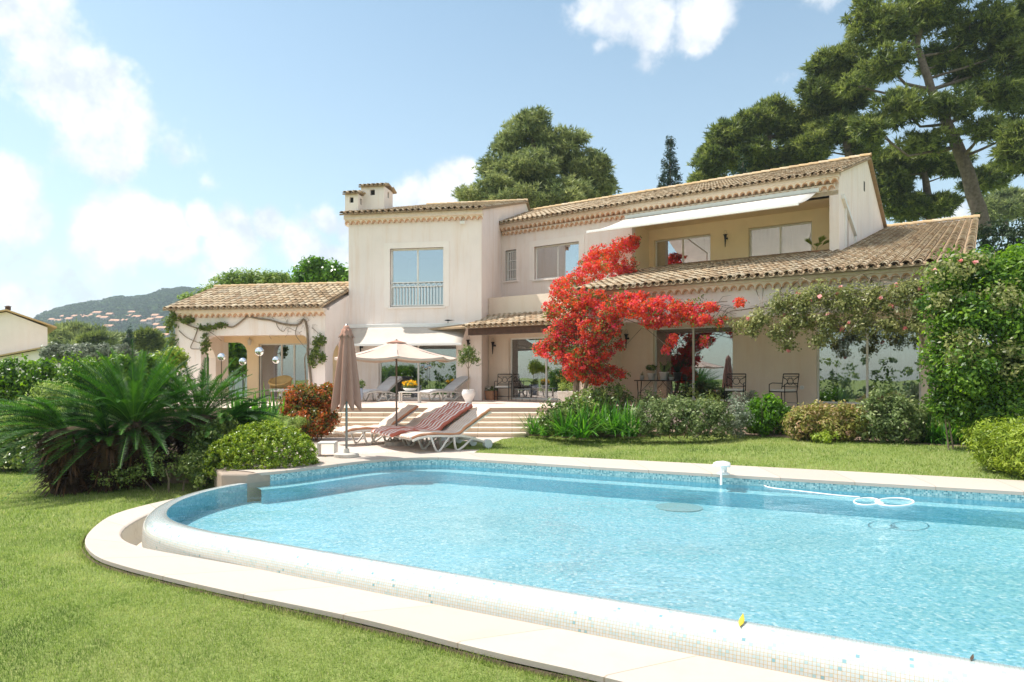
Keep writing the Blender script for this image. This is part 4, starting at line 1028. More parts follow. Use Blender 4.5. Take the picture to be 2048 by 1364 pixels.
# bougainvillea
bg_ = thing('bougainvillea', 'huge red and magenta bougainvillea climbing a pillar over the roof corner', 'climbing plant', FB.p(-10.1, 17.9, .5))
def PB_(u, v, n, ru, rv, rd=26):
    p = FB.p(FB.a(u, n), n, 0); return E(u, v, p.y, ru, rv, rd)
BE = [PB_(*q) for q in [(1165, 745, 17.8, 44, 24), (1195, 755, 17.8, 34, 16), (1120, 690, 17.6, 36, 26), (1170, 725, 17.6, 44, 26), (1080, 705, 17.6, 14, 8), (1140, 710, 17.6, 52, 24), (1090, 695, 17.6, 26, 12), (1185, 700, 17.5, 44, 34), (1130, 665, 17.6, 44, 28), (1200, 650, 17.4, 50, 36), (1150, 625, 17.5, 44, 30), (1180, 600, 17.5, 50, 26), (1130, 590, 17.7, 30, 20), (1105, 620, 17.8, 18, 22),
      (1240, 615, 17.4, 40, 24), (1290, 620, 17.3, 46, 24), (1330, 610, 17.4, 36, 20), (1370, 622, 17.5, 36, 22), (1400, 640, 17.5, 24, 14), (1420, 615, 17.6, 18, 10), (1310, 645, 17.4, 30, 12), (1260, 595, 17.6, 40, 12), (1345, 640, 17.5, 30, 12),
      (1150, 565, 19.0, 36, 20), (1190, 545, 20.5, 42, 22), (1235, 530, 21.5, 40, 22), (1210, 505, 22.5, 36, 16), (1250, 490, 23.2, 30, 16), (1268, 478, 23.3, 12, 8), (1255, 545, 21.8, 22, 14), (1180, 520, 21.8, 24, 16), (1120, 570, 19.4, 18, 16),
      (1345, 680, 17.4, 7, 14), (1330, 700, 17.4, 7, 8), (1408, 680, 17.6, 8, 14), (1240, 690, 18.6, 10, 12), (1222, 740, 18.4, 22, 8), (1240, 750, 18.4, 16, 6), (1478, 606, 17.7, 5, 9), (1440, 645, 17.6, 14, 8), (1090, 690, 17.5, 16, 9), (1230, 655, 17.5, 14, 20)]]
leaves('blossom', bg_, 'bougain', BE, 44000, .058, 41, .85, cr=.10, per=16, fill=.42)
leaves('foliage', bg_, 'bougain_leaf', BE + BE[:14] + [PB_(1440, 640, 17.6, 34, 14), PB_(1460, 655, 17.6, 24, 10), PB_(1130, 755, 17.9, 20, 10), PB_(1395, 600, 17.7, 30, 8)], 9500, .065, 42, .6, cr=.18, per=10, fill=.3)
m = MB(); rng = random.Random(6)
b0 = FB.p(-10.0, 17.75, .2)
m.tube([b0, FB.p(-9.9, 17.7, 1.4), FB.p(-9.95, 17.8, 2.6), FB.p(-10, 17.7, 3.7), FB.p(-10.6, 18.8, 4.5)], [.10, .09, .085, .07, .04], 8)
m.tube([b0 + Vector((.1, 0, 0)), FB.p(-9.6, 17.7, 1.2), FB.p(-9.3, 17.75, 2.4), FB.p(-8.6, 17.8, 3.3), FB.p(-7, 17.8, 3.5), FB.p(-5.5, 17.9, 3.55)], [.07, .06, .055, .05, .035, .01], 7)
for i in range(130):
    e = rng.choice(BE); q = Vector(e[0]) + Vector([rng.uniform(-1.1, 1.1) * e[1][j] for j in range(3)]); s = Vector(rng.choice([FB.p(-9.95, 17.8, z) for z in (1.6, 2.2, 2.8, 3.4)] + [FB.p(-8.6, 17.8, 3.3), FB.p(-7, 17.8, 3.5), FB.p(-10.5, 18.8, 4.4)]))
    if (s - q).length < 2.6: m.tube([s, s.lerp(q, .5) + Vector((0, -.08, .15)), q], [.012, .009, .004], 5)
for i in range(14):
    s = at(1430 + rng.uniform(-30, 20), 620 + rng.uniform(-10, 25), 18.2); q = s + Vector((rng.uniform(-.1, .7), -.1, rng.uniform(-.1, .35))); m.tube([s, s.lerp(q, .5) + Vector((0, 0, .12)), q], [.008, .006, .003], 5)
m.build('stems', 'stem', bg_)

# shrubs of the bed, left to right
def bedE(u, vt, vb, ru, z0=.19, dy=0):
    g_ = gnd(u, vb, z0); Y = g_.y + dy; k = Y / FP; h = (vb - vt) * k / 2
    return (Vector(((u - UC) * k, Y, z0 + h)), (ru * k, max(.35, ru * k * .8), h))
bed = [
 ('round leafy green shrub beside the top of the steps', [(1150, 795, 868, 44), (1110, 800, 866, 34), (1180, 775, 850, 40), (1230, 765, 850, 36)], 'shrub_leaf', 9000, .085),
 ('wide mixed green shrub with tiny pink buds below the potted plants', [(1300, 800, 873, 44), (1350, 790, 874, 46), (1400, 795, 875, 46), (1335, 760, 830, 22), (1300, 780, 850, 26), (1440, 800, 874, 24)], 'variegated', 12000, .075),
 ('loose yellow green shrub with feathery shoots under the big window', [(1385, 770, 850, 20), (1420, 780, 855, 26), (1365, 790, 840, 20)], 'feather_leaf', 1800, .075),
 ('silvery grey bush in front of the first metal chair', [(1478, 790, 872, 26), (1465, 815, 870, 26), (1500, 780, 850, 20), (1515, 775, 815, 12)], 'silver_leaf', 5000, .06),
 ('vivid green rounded bush in front of the second metal chair', [(1530, 790, 870, 36), (1550, 800, 868, 30), (1510, 800, 866, 26)], 'bright_leaf', 6500, .085),
 ('yellow and salmon tipped bush near the middle of the bed', [(1610, 812, 880, 34), (1580 + 20, 820, 878, 26), (1635, 810, 878, 30)], 'pinkish_leaf', 6000, .07),
 ('salmon flowered bush with brown twigs under the curtained window', [(1675, 805, 882, 34), (1705, 812, 882, 30), (1650, 812, 872, 26)], 'pinkish_leaf', 6000, .07),
 ('tall pale edged shrub standing before the curtained window', [(1770, 775, 884, 34), (1800, 790, 886, 36), (1745, 800, 884, 34), (1775, 755, 810, 18), (1830, 800, 884, 24)], 'variegated', 9500, .075),
 ('dense green shrub at the foot of the tall evergreen mass', [(1860, 800, 880, 30), (1900, 805, 885, 30), (1935, 815, 880, 30)], 'shrub_leaf', 6000, .08)]
for i, (lb, es, mt, n, sz) in enumerate(bed):
    shrub(lb, [bedE(*e) for e in es], n, sz, mt, 50 + i, group='shrubs of the flower bed', cr=.13, per=26, floor=.12, fill=.25, stems=14)
shrub('low lime green fern leaved plant at the front of the bed', [bedE(1657, 862, 884, 22), bedE(1640, 866, 884, 14)], 1500, .06, 'lime_leaf', 61, group='shrubs of the flower bed', cr=.08, stems=4)
shrub('feathery lime green juniper on the lawn at the right edge', [bedE(1995, 845, 940, 50, .05), bedE(2040, 842, 948, 50, .05), bedE(1960, 840, 905, 34, .05), bedE(2075, 850, 955, 50, .05)], 16000, .085, 'lime_leaf', 62, .22, 'juniper', cr=.16, per=40, floor=.02)
def strap(label, spots, n, L, wid, seed, mat='strap_leaf', droop=.55, name='strap_leaf_plant', el=(.5, 1.45), group=None, cat='plant', z=None):
    rng = np.random.default_rng(seed); base = []; c = Vector(spots[0]); t = thing(name, label, cat, c, 0, group)
    for i, s in enumerate(spots): base += [tuple(s)] * n
    M = len(base); base = np.array(base) + rng.normal(size=(M, 3)) * np.array([.07, .07, 0]); az = rng.random(M) * 2 * math.pi; e = rng.uniform(el[0], el[1], M)
    LL = L * rng.uniform(.6, 1.15, M); ribbons('foliage', t, mat, base, az, e, LL, wid * rng.uniform(.7, 1.2, M), droop * rng.uniform(.5, 1.2, M) * np.cos(e * .7), rng.random(M), 6)
    m = MB()
    for s in spots: m.lathe(Vector(s) - Vector((0, 0, .04)), [(.09, 0), (.07, .07), (.03, .10)], 8)
    m.build('crown_base', 'stem', t)
    return t
G_ = lambda u, v, z=.19: gnd(u, v, z)
strap('small clump of strap leaves beside the right end of the steps', [G_(1070, 868, .1), G_(1092, 871, .1), G_(1060, 862, .1)], 70, .75, .035, 71, group='strap leaved clumps')
strap('large fountain of glossy strap leaves under the bougainvillea', [G_(u, v) for u, v in [(1150, 862), (1175, 869), (1200, 862), (1225, 868), (1250, 864), (1185, 852), (1215, 852), (1240, 850), (1165, 875), (1130, 872), (1262, 872)]], 95, 1.05, .042, 72, group='strap leaved clumps')
strap('bright strap leaved clump at the foot of the tall evergreen mass', [G_(u, v) for u, v in [(1868, 886), (1895, 888), (1850, 884), (1920, 888), (1880, 874)]], 80, .75, .036, 73, group='strap leaved clumps')
strap('second strap leaved clump just left of the lime juniper', [G_(u, v) for u, v in [(1945, 880), (1970, 875), (1990, 872), (1935, 868)]], 70, .7, .036, 74, group='strap leaved clumps')

# ------------------------------------------------------------------ left hand planting
def fronds(parent, mat, c, n, L, seed, el=(-.1, 1.35), azr=(0, 6.283), droop=.42, ll=.165, rw=.018, name='fronds', tone=(0, 1)):
    rng = np.random.default_rng(seed); V = []; rr = []; S = 46
    for i in range(n):
        az = rng.uniform(*azr); e = rng.uniform(*el); l = L * rng.uniform(.8, 1.1); dr = droop * rng.uniform(.6, 1.2) * math.cos(e * .75); tn = rng.uniform(*tone)
        H = np.array([math.cos(az), math.sin(az), 0]); Sd = np.array([-math.sin(az), math.cos(az), 0]); ts = np.linspace(.0, 1, S + 1)
        P = np.array(c) + H * (l * math.cos(e) * ts)[:, None]; P[:, 2] += l * (math.sin(e) * ts - dr * ts ** 2.2)
        T = nrm(np.gradient(P, axis=0)); Nn = nrm(np.cross(Sd, T)) * -1
        Nn = np.where(Nn[:, 2:3] < 0, -Nn, Nn)
        for k in range(S):
            V.append([P[k] - Sd * rw * .5, P[k] + Sd * rw * .5, P[k + 1] + Sd * rw * .4, P[k + 1] - Sd * rw * .4]); rr.append(.9)
        for k in range(5, S + 1):
            t = ts[k]; q = ll * (math.sin(min(1, t * 1.25) * math.pi * .5) * (1 - .75 * max(0, t - .55) / .45))
            for sd in (-1, 1):
                d = Sd * sd * .75 + T[k] * .55 + Nn[k] * .38 + rng.normal(size=3) * .05; d /= np.linalg.norm(d)
                b = T[k] * .0105; V.append([P[k] - b, P[k] + b, P[k] + d * q * .7 + b * .8, P[k] + d * q]); rr.append(tn * .7 + .3 * rng.random())
    return npmesh(name, np.array(V), 4, np.array(rr), mat, parent)
def cycad(label, c, zb, rad, n, L, seed, mat='cycad_leaf', skirt=260, S_=0, **kw):
    b = Vector((c[0], c[1], zb)); t = thing('sago_palm', label, 'palm', b, 0, 'sago palms beside the pool')
    fronds(t, mat, tuple(c), n, L, seed, **kw)
    h = c[2] - zb; m = MB(); m.lathe(b, [(rad * .6, -.1), (rad * .7, h * .3), (rad, h * .7), (rad * 1.05, h * .95), (rad * .6, h * 1.08), (.03, h * 1.15)], 18); m.build('trunk', 'palm_trunk', t)
    rng = np.random.default_rng(seed + 5); M = skirt; az = rng.random(M) * 6.283; zz = rng.uniform(.1, 1, M) * h
    rz_ = rad * (.62 + .38 * zz / h); base = np.array(b) + np.stack([np.cos(az) * rz_, np.sin(az) * rz_, zz], 1)
    ribbons('dead_fronds', t, 'dead_leaf', base, az, rng.uniform(-.4, .9, M), rng.uniform(.15, .36, M), rng.uniform(.02, .05, M), rng.uniform(.2, .8, M), rng.random(M), 4)
    return t
c = at(268, 856, 12.6); cycad('largest dark green sago palm with upright fronds in the middle of the clump', c, -.42, .60, 170, 2.0, 81, skirt=1500, el=(-.08, 1.22), droop=.36)
c = at(140, 868, 11.9); cycad('sago palm leaning out over the lawn with low blue green fronds', c, -.40, .46, 62, 1.55, 82, el=(-.05, .95), azr=(1.9, 4.6), skirt=900)
c = at(215, 880, 12.1); cycad('young sago palm pup tucked at the front of the clump', c, -.42, .36, 26, .95, 85, el=(.2, 1.1), azr=(3.0, 6.0), skirt=500)
c = at(400, 842, 13.2); cycad('sago palm with bronze topped arching fronds nearest the pavilion', c, -.3, .46, 76, 1.65, 83, el=(-.1, 1.2), skirt=700, tone=(.3, 1))
c = at(455, 850, 13.0); cycad('small sago palm behind the clipped mound', c, -.1, .25, 30, 1.1, 84, el=(.1, .9), azr=(-1.6, 1.4), skirt=200)
shrub('dark undergrowth with small white flowers under the sago palms', [E(240, 950, 11.8, 50, 16, 40), E(330, 930, 12, 60, 26, 50), E(400, 930, 12, 50, 26, 40), (at(440, 950, 11.9), (.5, .4, .2))], 3200, .05, 'shrub_leaf', 86, name='undergrowth', cat='ground cover', cr=.12, floor=-.4, stems=6)
shrub('clipped lime green mound at the edge of the pool', [(at(532, 925, 12.35), (.92, .75, .74)), (at(480, 930, 12.05), (.62, .5, .56)), (at(532, 925, 12.35), (.84, .68, .66)), (at(532, 925, 12.35), (.74, .58, .56))], 62000, .036, 'mound_leaf', 87, .6, 'clipped_shrub', cr=.04, per=16, fill=.025, floor=-.12, base=at(530, 960, 12.3))
shrub('darker loose shrub between the mound and the sago palms', [E(420, 890, 12.4, 40, 44), E(400, 930, 12.1, 36, 30), E(450, 860, 12.6, 26, 24)], 7000, .06, 'shrub_leaf', 88, cr=.12, floor=-.35)
shrub('red tipped photinia bush beside the steps', [E(610, 800, 17.2, 40, 32), E(640, 805, 17.2, 34, 32), E(655, 790, 17.4, 22, 22), E(590, 812, 17, 26, 30), E(620, 838, 16.8, 40, 22), E(650, 835, 17, 24, 20), E(630, 856, 16.8, 36, 12)], 17500, .085, 'photinia_leaf', 89, .4, 'photinia_bush', cr=.13, floor=0, fill=.2)
strap('dark broad leaved clump between pavilion and mound', [gnd(u, v, 0) for u, v in [(480, 884), (505, 886), (530, 884), (555, 880), (470, 878), (520, 876), (540, 872)]], 34, 1.45, .085, 90, droop=.3, el=(.6, 1.5), name='broad_leaf_clump')
def fan(parent, c, n, L, seed, el=(.2, 1.3), azr=(0, 6.28), mat='fan_leaf', name='fronds', spr=2.9):
    rng = np.random.default_rng(seed); V = []; rr = []
    for i in range(n):
        az = rng.uniform(*azr); e = rng.uniform(*el); d0 = np.array([math.cos(az) * math.cos(e), math.sin(az) * math.cos(e), math.sin(e)]); hub = np.array(c) + d0 * L * .45; s = nrm(np.cross(d0, [0, 0, 1])); u2 = np.cross(s, d0)
        V.append([np.array(c) - s * .006, np.array(c) + s * .006, hub + s * .006, hub - s * .006]); rr.append(.3)
        for k in range(17):
            t = (k / 16 - .5) * spr; d = d0 * math.cos(t) + s * math.sin(t); w = np.cross(d, u2) * .013; l = L * .55 * (1 - .12 * abs(t)); mid = hub + d * l * .55
            V.append([hub - w * .3, hub + w * .3, mid + w, mid - w]); rr.append(rng.random()); V.append([mid - w, mid + w, hub + d * l + np.array([0, 0, -.04]), hub + d * l + np.array([0, 0, -.04])]); rr.append(rng.random())
    return npmesh(name, np.array(V), 4, np.array(rr), mat, parent)
p = at(548, 835, 14.6); t = thing('fan_palm', 'little yellow green fan palm above the clipped mound', 'palm', (p.x, p.y, 0)); fan(t, (p.x, p.y, .25), 16, .62, 91)
MB().tube([(p.x, p.y, -.05), (p.x, p.y, .3)], [.05, .04], 8).build('trunk', 'palm_trunk', t)
shrub('dry pale grassy tuft beside the steps', [E(590, 845, 16.0, 22, 9), E(570, 840, 16, 18, 9)], 1500, .09, 'feather_leaf', 92, .15, cr=.1, floor=0, stems=0)
# hedges on the left
shrub('long clipped green hedge in front of the neighbouring house', [E(u, 752 + 4 * math.sin(u), 17.5, 40, 34, 60) for u in range(-80, 350, 34)] + [E(u, 800, 17.5, 44, 50, 60) for u in range(-80, 350, 40)], 32000, .10, 'hedge_leaf', 93, .5, 'clipped_hedge', cat='hedge', cr=.2, per=30, fill=.2, floor=-.4)
shrub('upright leafy laurel rising over the hedge behind the sago palms', [E(240, 735, 16.5, 26, 28), E(290, 740, 16.6, 28, 26), E(225, 760, 16.4, 20, 26), E(270, 765, 16.5, 40, 26)], 6000, .10, 'hedge_leaf', 94, .4, 'laurel', cr=.18, floor=-.3)
shrub('feathery pale green shrub against the hedge', [E(120, 800, 15.2, 34, 34), E(70, 830, 15, 44, 34), E(20, 850, 15, 50, 28), E(150, 830, 14.8, 34, 34), E(90, 780, 15.3, 18, 16)], 12000, .075, 'feather_leaf', 95, .35, cr=.16, per=20, fill=.35, floor=-.4)
shrub('low dark bushes along the far edge of the lawn', [E(u, 893, 14.6, 30, 24, 40) for u in range(-60, 150, 36)] + [E(u, 918, 14.3, 26, 14, 30) for u in range(-60, 150, 30)], 13000, .08, 'shrub_leaf', 96, .5, cr=.15, floor=-.42)
shrub('yellow green shrub between the hedge and the pavilion', [E(325, 722, 20.5, 24, 18), E(350, 720, 20.8, 20, 22), E(305, 730, 20, 18, 14)], 4000, .09, 'lime_leaf', 97, .5, cr=.16, floor=0)
shrub('grey green clipped hedge behind the neighbouring roof', [E(u, 708, 27, 20, 17, 30) for u in range(110, 262, 17)], 9000, .14, 'grey_leaf', 98, .4, 'clipped_hedge', cat='hedge', cr=.16, fill=.15, floor=-.4)
# foliage behind the pavilion
shrub('pale oleander crowding behind the pavilion ridge', [E(455, 572, 31, 30, 20), E(490, 560, 31, 30, 16), (at(530, 562, 31), (.8, .7, .4)), E(420, 588, 30.5, 22, 14), E(560, 560, 31, 22, 14), E(380, 600, 29.5, 16, 8)], 9000, .17, 'oleander', 99, .3, 'oleander', cr=.28, floor=0)
shrub('dark leafy tree between the pavilion roof and the tower', [E(600, 560, 34, 26, 24), E(625, 545, 34, 30, 26), E(665, 555, 34, 30, 26), E(640, 530, 34, 16, 8), E(690, 560, 34, 20, 26)], 7500, .20, 'bright_leaf', 100, .5, 'leafy_tree', cat='tree', cr=.3, floor=0)
shrub('sunlit leafy bush seen through the pavilion arches', [E(440, 700, 30, 46, 34), E(470, 720, 30, 30, 30), E(415, 720, 30, 26, 30)], 8000, .17, 'bright_leaf', 101, .55, cr=.3, floor=0)
# background left
pine('wide umbrella pine in the valley left of the cypress', at(150, 715, 62), [at(152, 690, 62)], [E(150, 668, 62, 34, 13), E(185, 672, 62, 22, 12), E(125, 680, 62, 18, 12), E(205, 682, 62, 18, 10), E(160, 684, 61, 40, 9)], .4, 4500, .55, 111, mat='aleppo_needle', group='trees beyond the hedge', cr=.7)
pine('dark bushy pine in front of the umbrella pine', at(185, 715, 56), [at(185, 695, 56)], [E(180, 684, 56, 18, 9), E(196, 680, 56, 14, 8)], .3, 1800, .45, 112, group='trees beyond the hedge', cr=.5)
pine('round dark pine right of the small cypress', at(290, 715, 52), [at(290, 695, 52)], [E(285, 683, 52, 18, 15), E(303, 685, 52, 14, 13), E(295, 672, 52, 16, 6)], .3, 3000, .45, 113, group='trees beyond the hedge', cr=.5)
pine('flat topped tree line beyond the small cypress', at(235, 715, 66), [at(235, 690, 66)], [E(225, 684, 66, 20, 9), E(245, 682, 66, 16, 8), E(268, 684, 66, 14, 9)], .3, 2500, .5, 114, mat='aleppo_needle', group='trees beyond the hedge', cr=.6)
# ivy and vine on the pavilion
Zp = lambda x, y: (320 + x / 4.8725, 540 + y / 4.8725)
vine = thing('wall_vine', 'bare woody vine twisting across the white pavilion front with tufts of leaves', 'climbing plant', FA.p(-11.2, PN - .1, .2))
m = MB()
def vp(pts, rad, n=PN - .055):
    out = []
    for x, y in pts:
        u, v = Zp(x, y); out.append(FA.p(FA.a(u, n), n, FA.z(u, v, n)))
    out = smooth3(out); m.tube(out, [rad * (1 - .5 * i / len(out)) for i in range(len(out))], 7)
def smooth3(pts, n=4):
    out = []
    for i in range(len(pts) - 1):
        p0 = pts[max(i - 1, 0)]; p1 = pts[i]; p2 = pts[i + 1]; p3 = pts[min(i + 2, len(pts) - 1)]
        for k in range(n):
            t = k / n; out.append(.5 * ((2 * p1) + (p2 - p0) * t + (2 * p0 - 5 * p1 + 4 * p2 - p3) * t * t + (3 * p1 - p0 - 3 * p2 + p3) * t ** 3))
    out.append(pts[-1]); return out
vp([(1475, 1400), (1470, 1080), (1440, 830), (1440, 700), (1430, 560), (1400, 480), (1340, 535), (1200, 525), (1080, 490), (960, 475), (870, 455), (830, 470), (740, 540), (680, 555), (580, 525), (480, 560), (380, 570), (240, 520), (165, 460)], .045)
vp([(1410, 1400), (1420, 1080), (1410, 860), (1440, 800)], .03); vp([(370, 570), (330, 680), (300, 760), (380, 770), (470, 772)], .02); vp([(185, 590), (250, 650), (330, 690), (430, 730)], .018)
vp([(1340, 540), (1320, 620), (1360, 690), (1420, 760)], .016); vp([(1130, 500), (1150, 560), (1200, 600), (1240, 560), (1330, 600)], .014); vp([(1480, 560), (1550, 620), (1620, 660)], .012); vp([(480, 600), (540, 640), (600, 690)], .012)
rng = random.Random(3)
for i in range(26):
    x, y = rng.uniform(1080, 1560), rng.uniform(440, 720); vp([(x, y), (x + rng.uniform(-40, 40), y + rng.uniform(-60, 20)), (x + rng.uniform(-80, 80), y + rng.uniform(-90, 60))], .005)
m.build('stems', 'stem', vine)
def VE(u, v, ru, rv): p = FA.p(FA.a(u, PN - .12), PN - .12, 0); return E(u, v, p.y, ru, rv, 10)
leaves('foliage', vine, 'vine_leaf', [VE(*q) for q in [(340, 650, 12, 18), (343, 685, 10, 18), (350, 630, 14, 10), (375, 640, 16, 8), (415, 655, 22, 7), (440, 650, 16, 6), (412, 690, 8, 26), (640, 680, 14, 12), (632, 700, 8, 18), (645, 715, 8, 14), (625, 720, 6, 16), (345, 710, 5, 14)]], 3600, .09, 121, .6, cr=.1, per=8, fill=.5)
# ------------------------------------------------------------------ loungers
def lounger(label, loc, rz, group):
    t = thing('sun_lounger', label, 'sun lounger', loc, rz, group); W = .31
    seat = [(0, .285), (.12, .325), (.35, .352), (.62, .350), (.9, .325), (1.14, .34)]
    rail = [(0, .285), (.12, .325), (.35, .352), (.62, .350), (.9, .325), (1.14, .33), (1.35, .29), (1.6, .21), (1.84, .13)]
    back = [(1.14, .345), (1.28, .42), (1.45, .52), (1.62, .62), (1.78, .715), (1.92, .785)]
    m = MB()
    for s in (-1, 1):
        for (p, q) in zip(rail, rail[1:]):
            m.hexa([(p[0], s * W - .02, p[1] - .035), (q[0], s * W - .02, q[1] - .035), (q[0], s * W + .02, q[1] - .035), (p[0], s * W + .02, p[1] - .035), (p[0], s * W - .02, p[1] + .01), (q[0], s * W - .02, q[1] + .01), (q[0], s * W + .02, q[1] + .01), (p[0], s * W + .02, p[1] + .01)])
    for i in range(22):
        x = .01 + i * .052; k = max(j for j in range(len(seat) - 1) if seat[j][0] <= x); f = (x - seat[k][0]) / (seat[k + 1][0] - seat[k][0]); z = seat[k][1] + f * (seat[k + 1][1] - seat[k][1])
        m.box(x, x + .038, -W + .018, W - .018, z - .018, z)
    m.tube([(1.84, -W, .12), (1.84, W, .12)], .02, 8)
    m.build('frame', 'plastic_white', t, local=True)
    m = MB()
    for s in (-1, 1):
        for (p, q) in zip(back, back[1:]):
            y = s * (W - .05); m.hexa([(p[0], y - .02, p[1] - .03), (q[0], y - .02, q[1] - .03), (q[0], y + .02, q[1] - .03), (p[0], y + .02, p[1] - .03), (p[0], y - .02, p[1] + .005), (q[0], y - .02, q[1] + .005), (q[0], y + .02, q[1] + .005), (p[0], y + .02, p[1] + .005)])
    for i in range(15):
        f0 = i / 15 * (len(back) - 1.01); k = int(f0); f = f0 - k; x = back[k][0] + f * (back[k + 1][0] - back[k][0]); z = back[k][1] + f * (back[k + 1][1] - back[k][1])
        m.hexa([(x, -W + .068, z - .015), (x + .03, -W + .068, z + .010), (x + .03, W - .068, z + .010), (x, W - .068, z - .015), (x - .008, -W + .068, z), (x + .022, -W + .068, z + .025), (x + .022, W - .068, z + .025), (x - .008, W - .068, z)])
    m.box(1.88, 1.97, -W + .03, W - .03, .76, .80); m.build('backrest', 'plastic_white', t, local=True)
    for s in (-1, 1):
        y = s * W
        MB().tube([(.42, y, .33), (.50, y, .12), (.55, y, .02), (.62, y, .012), (.70, y, .10), (.86, y, .31)], [.024] * 6, 8).build('leg', 'plastic_white', t, True, local=True)
        MB().tube([(.98, y, .31), (1.0, y, .12), (1.03, y, .02), (1.10, y, .012), (1.22, y, .08), (1.46, y, .26)], [.026] * 6, 8).build('leg', 'plastic_white', t, True, local=True)
        MB().tube([(1.84, s * .36, .10), (1.84, s * .26, .10)], .10, 20).build('wheel', 'wheel_grey', t, local=True)
    return t, seat, back
def cushion(label, loc, rz, mat, group, head=.0, seat=None, back=None):
    prof = [(-.03, .30), (.10, .355)] + [(x, z + .03) for x, z in seat[2:]] + [(x - .02, z + .05) for x, z in back[1:]] + ([(1.99, .87), (2.05, .94)] if head else [(1.95, .83)])
    pr = smooth3([Vector((x, 0, z)) for x, z in prof], 4); n = len(pr); W = .29; rows = []; uv = []
    for i, p in enumerate(pr):
        e = min(i, n - 1 - i); w = W * (1 - .45 * max(0, (2 - e) / 2) ** 2) if e < 2 else W; pf = .012 * math.sin(i * 1.3)
        ys = [-w, -w * .8, -w * .4, 0, w * .4, w * .8, w]; rows.append([Vector((p.x, y, p.z + (.012 + pf if abs(y) < w * .9 else -.006))) for y in ys]); uv.append([(y / (2 * W) + .5, i / n + .01) for y in ys])
    o = MB().grid(rows, .5, uv).build('lounger_cushion', mat, None, True, solid=.055, local=True)
    o.location = loc; o.rotation_euler = (0, 0, rz); return tag(o, label, 'cushion', group)
rz = R(36)
GL = 'white plastic loungers on the pool deck'; GC = 'striped cushions on the deck loungers'
proto, seat, back = lounger('white lounger nearest the pool under a cream striped cushion', (-2.21, 14.21, .006), rz, GL)
others = [(( -2.58, 14.82, .006), rz, 'white lounger second from the pool under a red striped cushion'), ((-3.05, 15.40, .006), rz, 'white lounger third from the pool under the taller red striped cushion'),
          ((-3.95, 15.6, .006), R(40), 'white lounger farthest left on the deck under a pink striped cushion'), ((-3.35, 16.05, .006), rz, 'white lounger hidden behind the two red striped ones')]
for l, r_, lb in others: dup(proto, l, r_, lb, GL)
cushion('cream cushion with thin orange stripes on the lounger nearest the pool', (-2.21, 14.21, .006), rz, 'cushion_cream', GC, 0, seat, back)
cushion('brick red and white striped cushion just behind the nearest cream one', (-2.72, 14.78, .006), rz, 'cushion_red', GC, 1, seat, back)
cushion('brick red and white striped cushion raised highest, beside the umbrella pole', (-3.05, 15.40, .006), rz, 'cushion_red', GC, 1, seat, back)
cushion('peach striped cushion on the lounger farthest left by the steps', (-3.95, 15.6, .006), R(40), 'cushion_cream', GC, 0, seat, back)
cushion('pale striped cushion mostly hidden behind the red striped ones', (-3.35, 16.05, .006), rz, 'cushion_cream', GC, 0, seat, back)
GT_ = 'grey cushioned loungers under the tower awning'
pt = gnd(722, 803, T); dup(proto, (pt.x + .05, pt.y - .35, T + .01), R(60), 'white lounger with grey pad to the left of the flower table', GT_)
pt2 = gnd(845, 803, T); dup(proto, (pt2.x + .1, pt2.y - .25, T + .01), R(48), 'white lounger with grey pad to the right of the flower table', GT_)
cushion('plain grey pad on the terrace lounger left of the flower table', (pt.x + .05, pt.y - .35, T + .01), R(60), 'grey_cushion', GT_, 0, seat, back)
cushion('plain grey pad on the terrace lounger right of the flower table', (pt2.x + .1, pt2.y - .25, T + .01), R(48), 'grey_cushion', GT_, 0, seat, back)

# ------------------------------------------------------------------ umbrellas
p = gnd(793, 889, .01); um = thing('parasol', 'open pale pink octagonal umbrella over the deck loungers', 'umbrella', (p.x, p.y, .006))
zr, za, rr_ = 2.02, 2.40, 1.40
def ring8(r_, z, off=0): return [p + Vector((r_ * math.cos(R(45 * k + 11 + off)), r_ * math.sin(R(45 * k + 11 + off)), z - p.z)) for k in range(8)]
m = MB(); o8 = ring8(rr_, zr); i8 = ring8(.16, za - .03)
for k in range(8):
    a, b, c, d = o8[k], o8[(k + 1) % 8], i8[(k + 1) % 8], i8[k]; n = 6; rows = []
    for i in range(n + 1):
        f = i / n; L_, R__ = a.lerp(d, f), b.lerp(c, f); rows.append([L_.lerp(R__, j / 4) + Vector((0, 0, -.05 * math.sin(math.pi * j / 4) * (1 - f) ** .5 - .04 * math.sin(math.pi * f))) - (Vector((L_.lerp(R__, .5) - p)) * Vector((1, 1, 0))).normalized() * 0 for j in range(5)])
    m.grid(rows)
    v0 = [q for q in rows[0]]; m.grid([v0, [q + Vector((0, 0, -.05)) for q in v0]])
m.build('canopy', 'parasol_open', um, solid=.004)
m = MB(); c8 = ring8(.24, za - .035); 
for k in range(8): m.face([c8[k], c8[(k + 1) % 8], Vector((p.x, p.y, za + .03))])
m.build('vent_cap', 'parasol_pink', um, solid=.004)
MB().tube([(p.x, p.y, .05), (p.x, p.y, za + .05)], .021, 10).build('pole', 'pole_brown', um, True)
MB().lathe((p.x, p.y, .006), [(.27, 0), (.27, .075), (.24, .09), (.06, .09), (.05, .2)], 28).build('base', 'concrete', um)
for k in range(8): MB().tube([(p.x, p.y, za - .06), tuple(o8[k] + Vector((0, 0, -.012)))], .009, 5).build('rib', 'pole_brown', um)

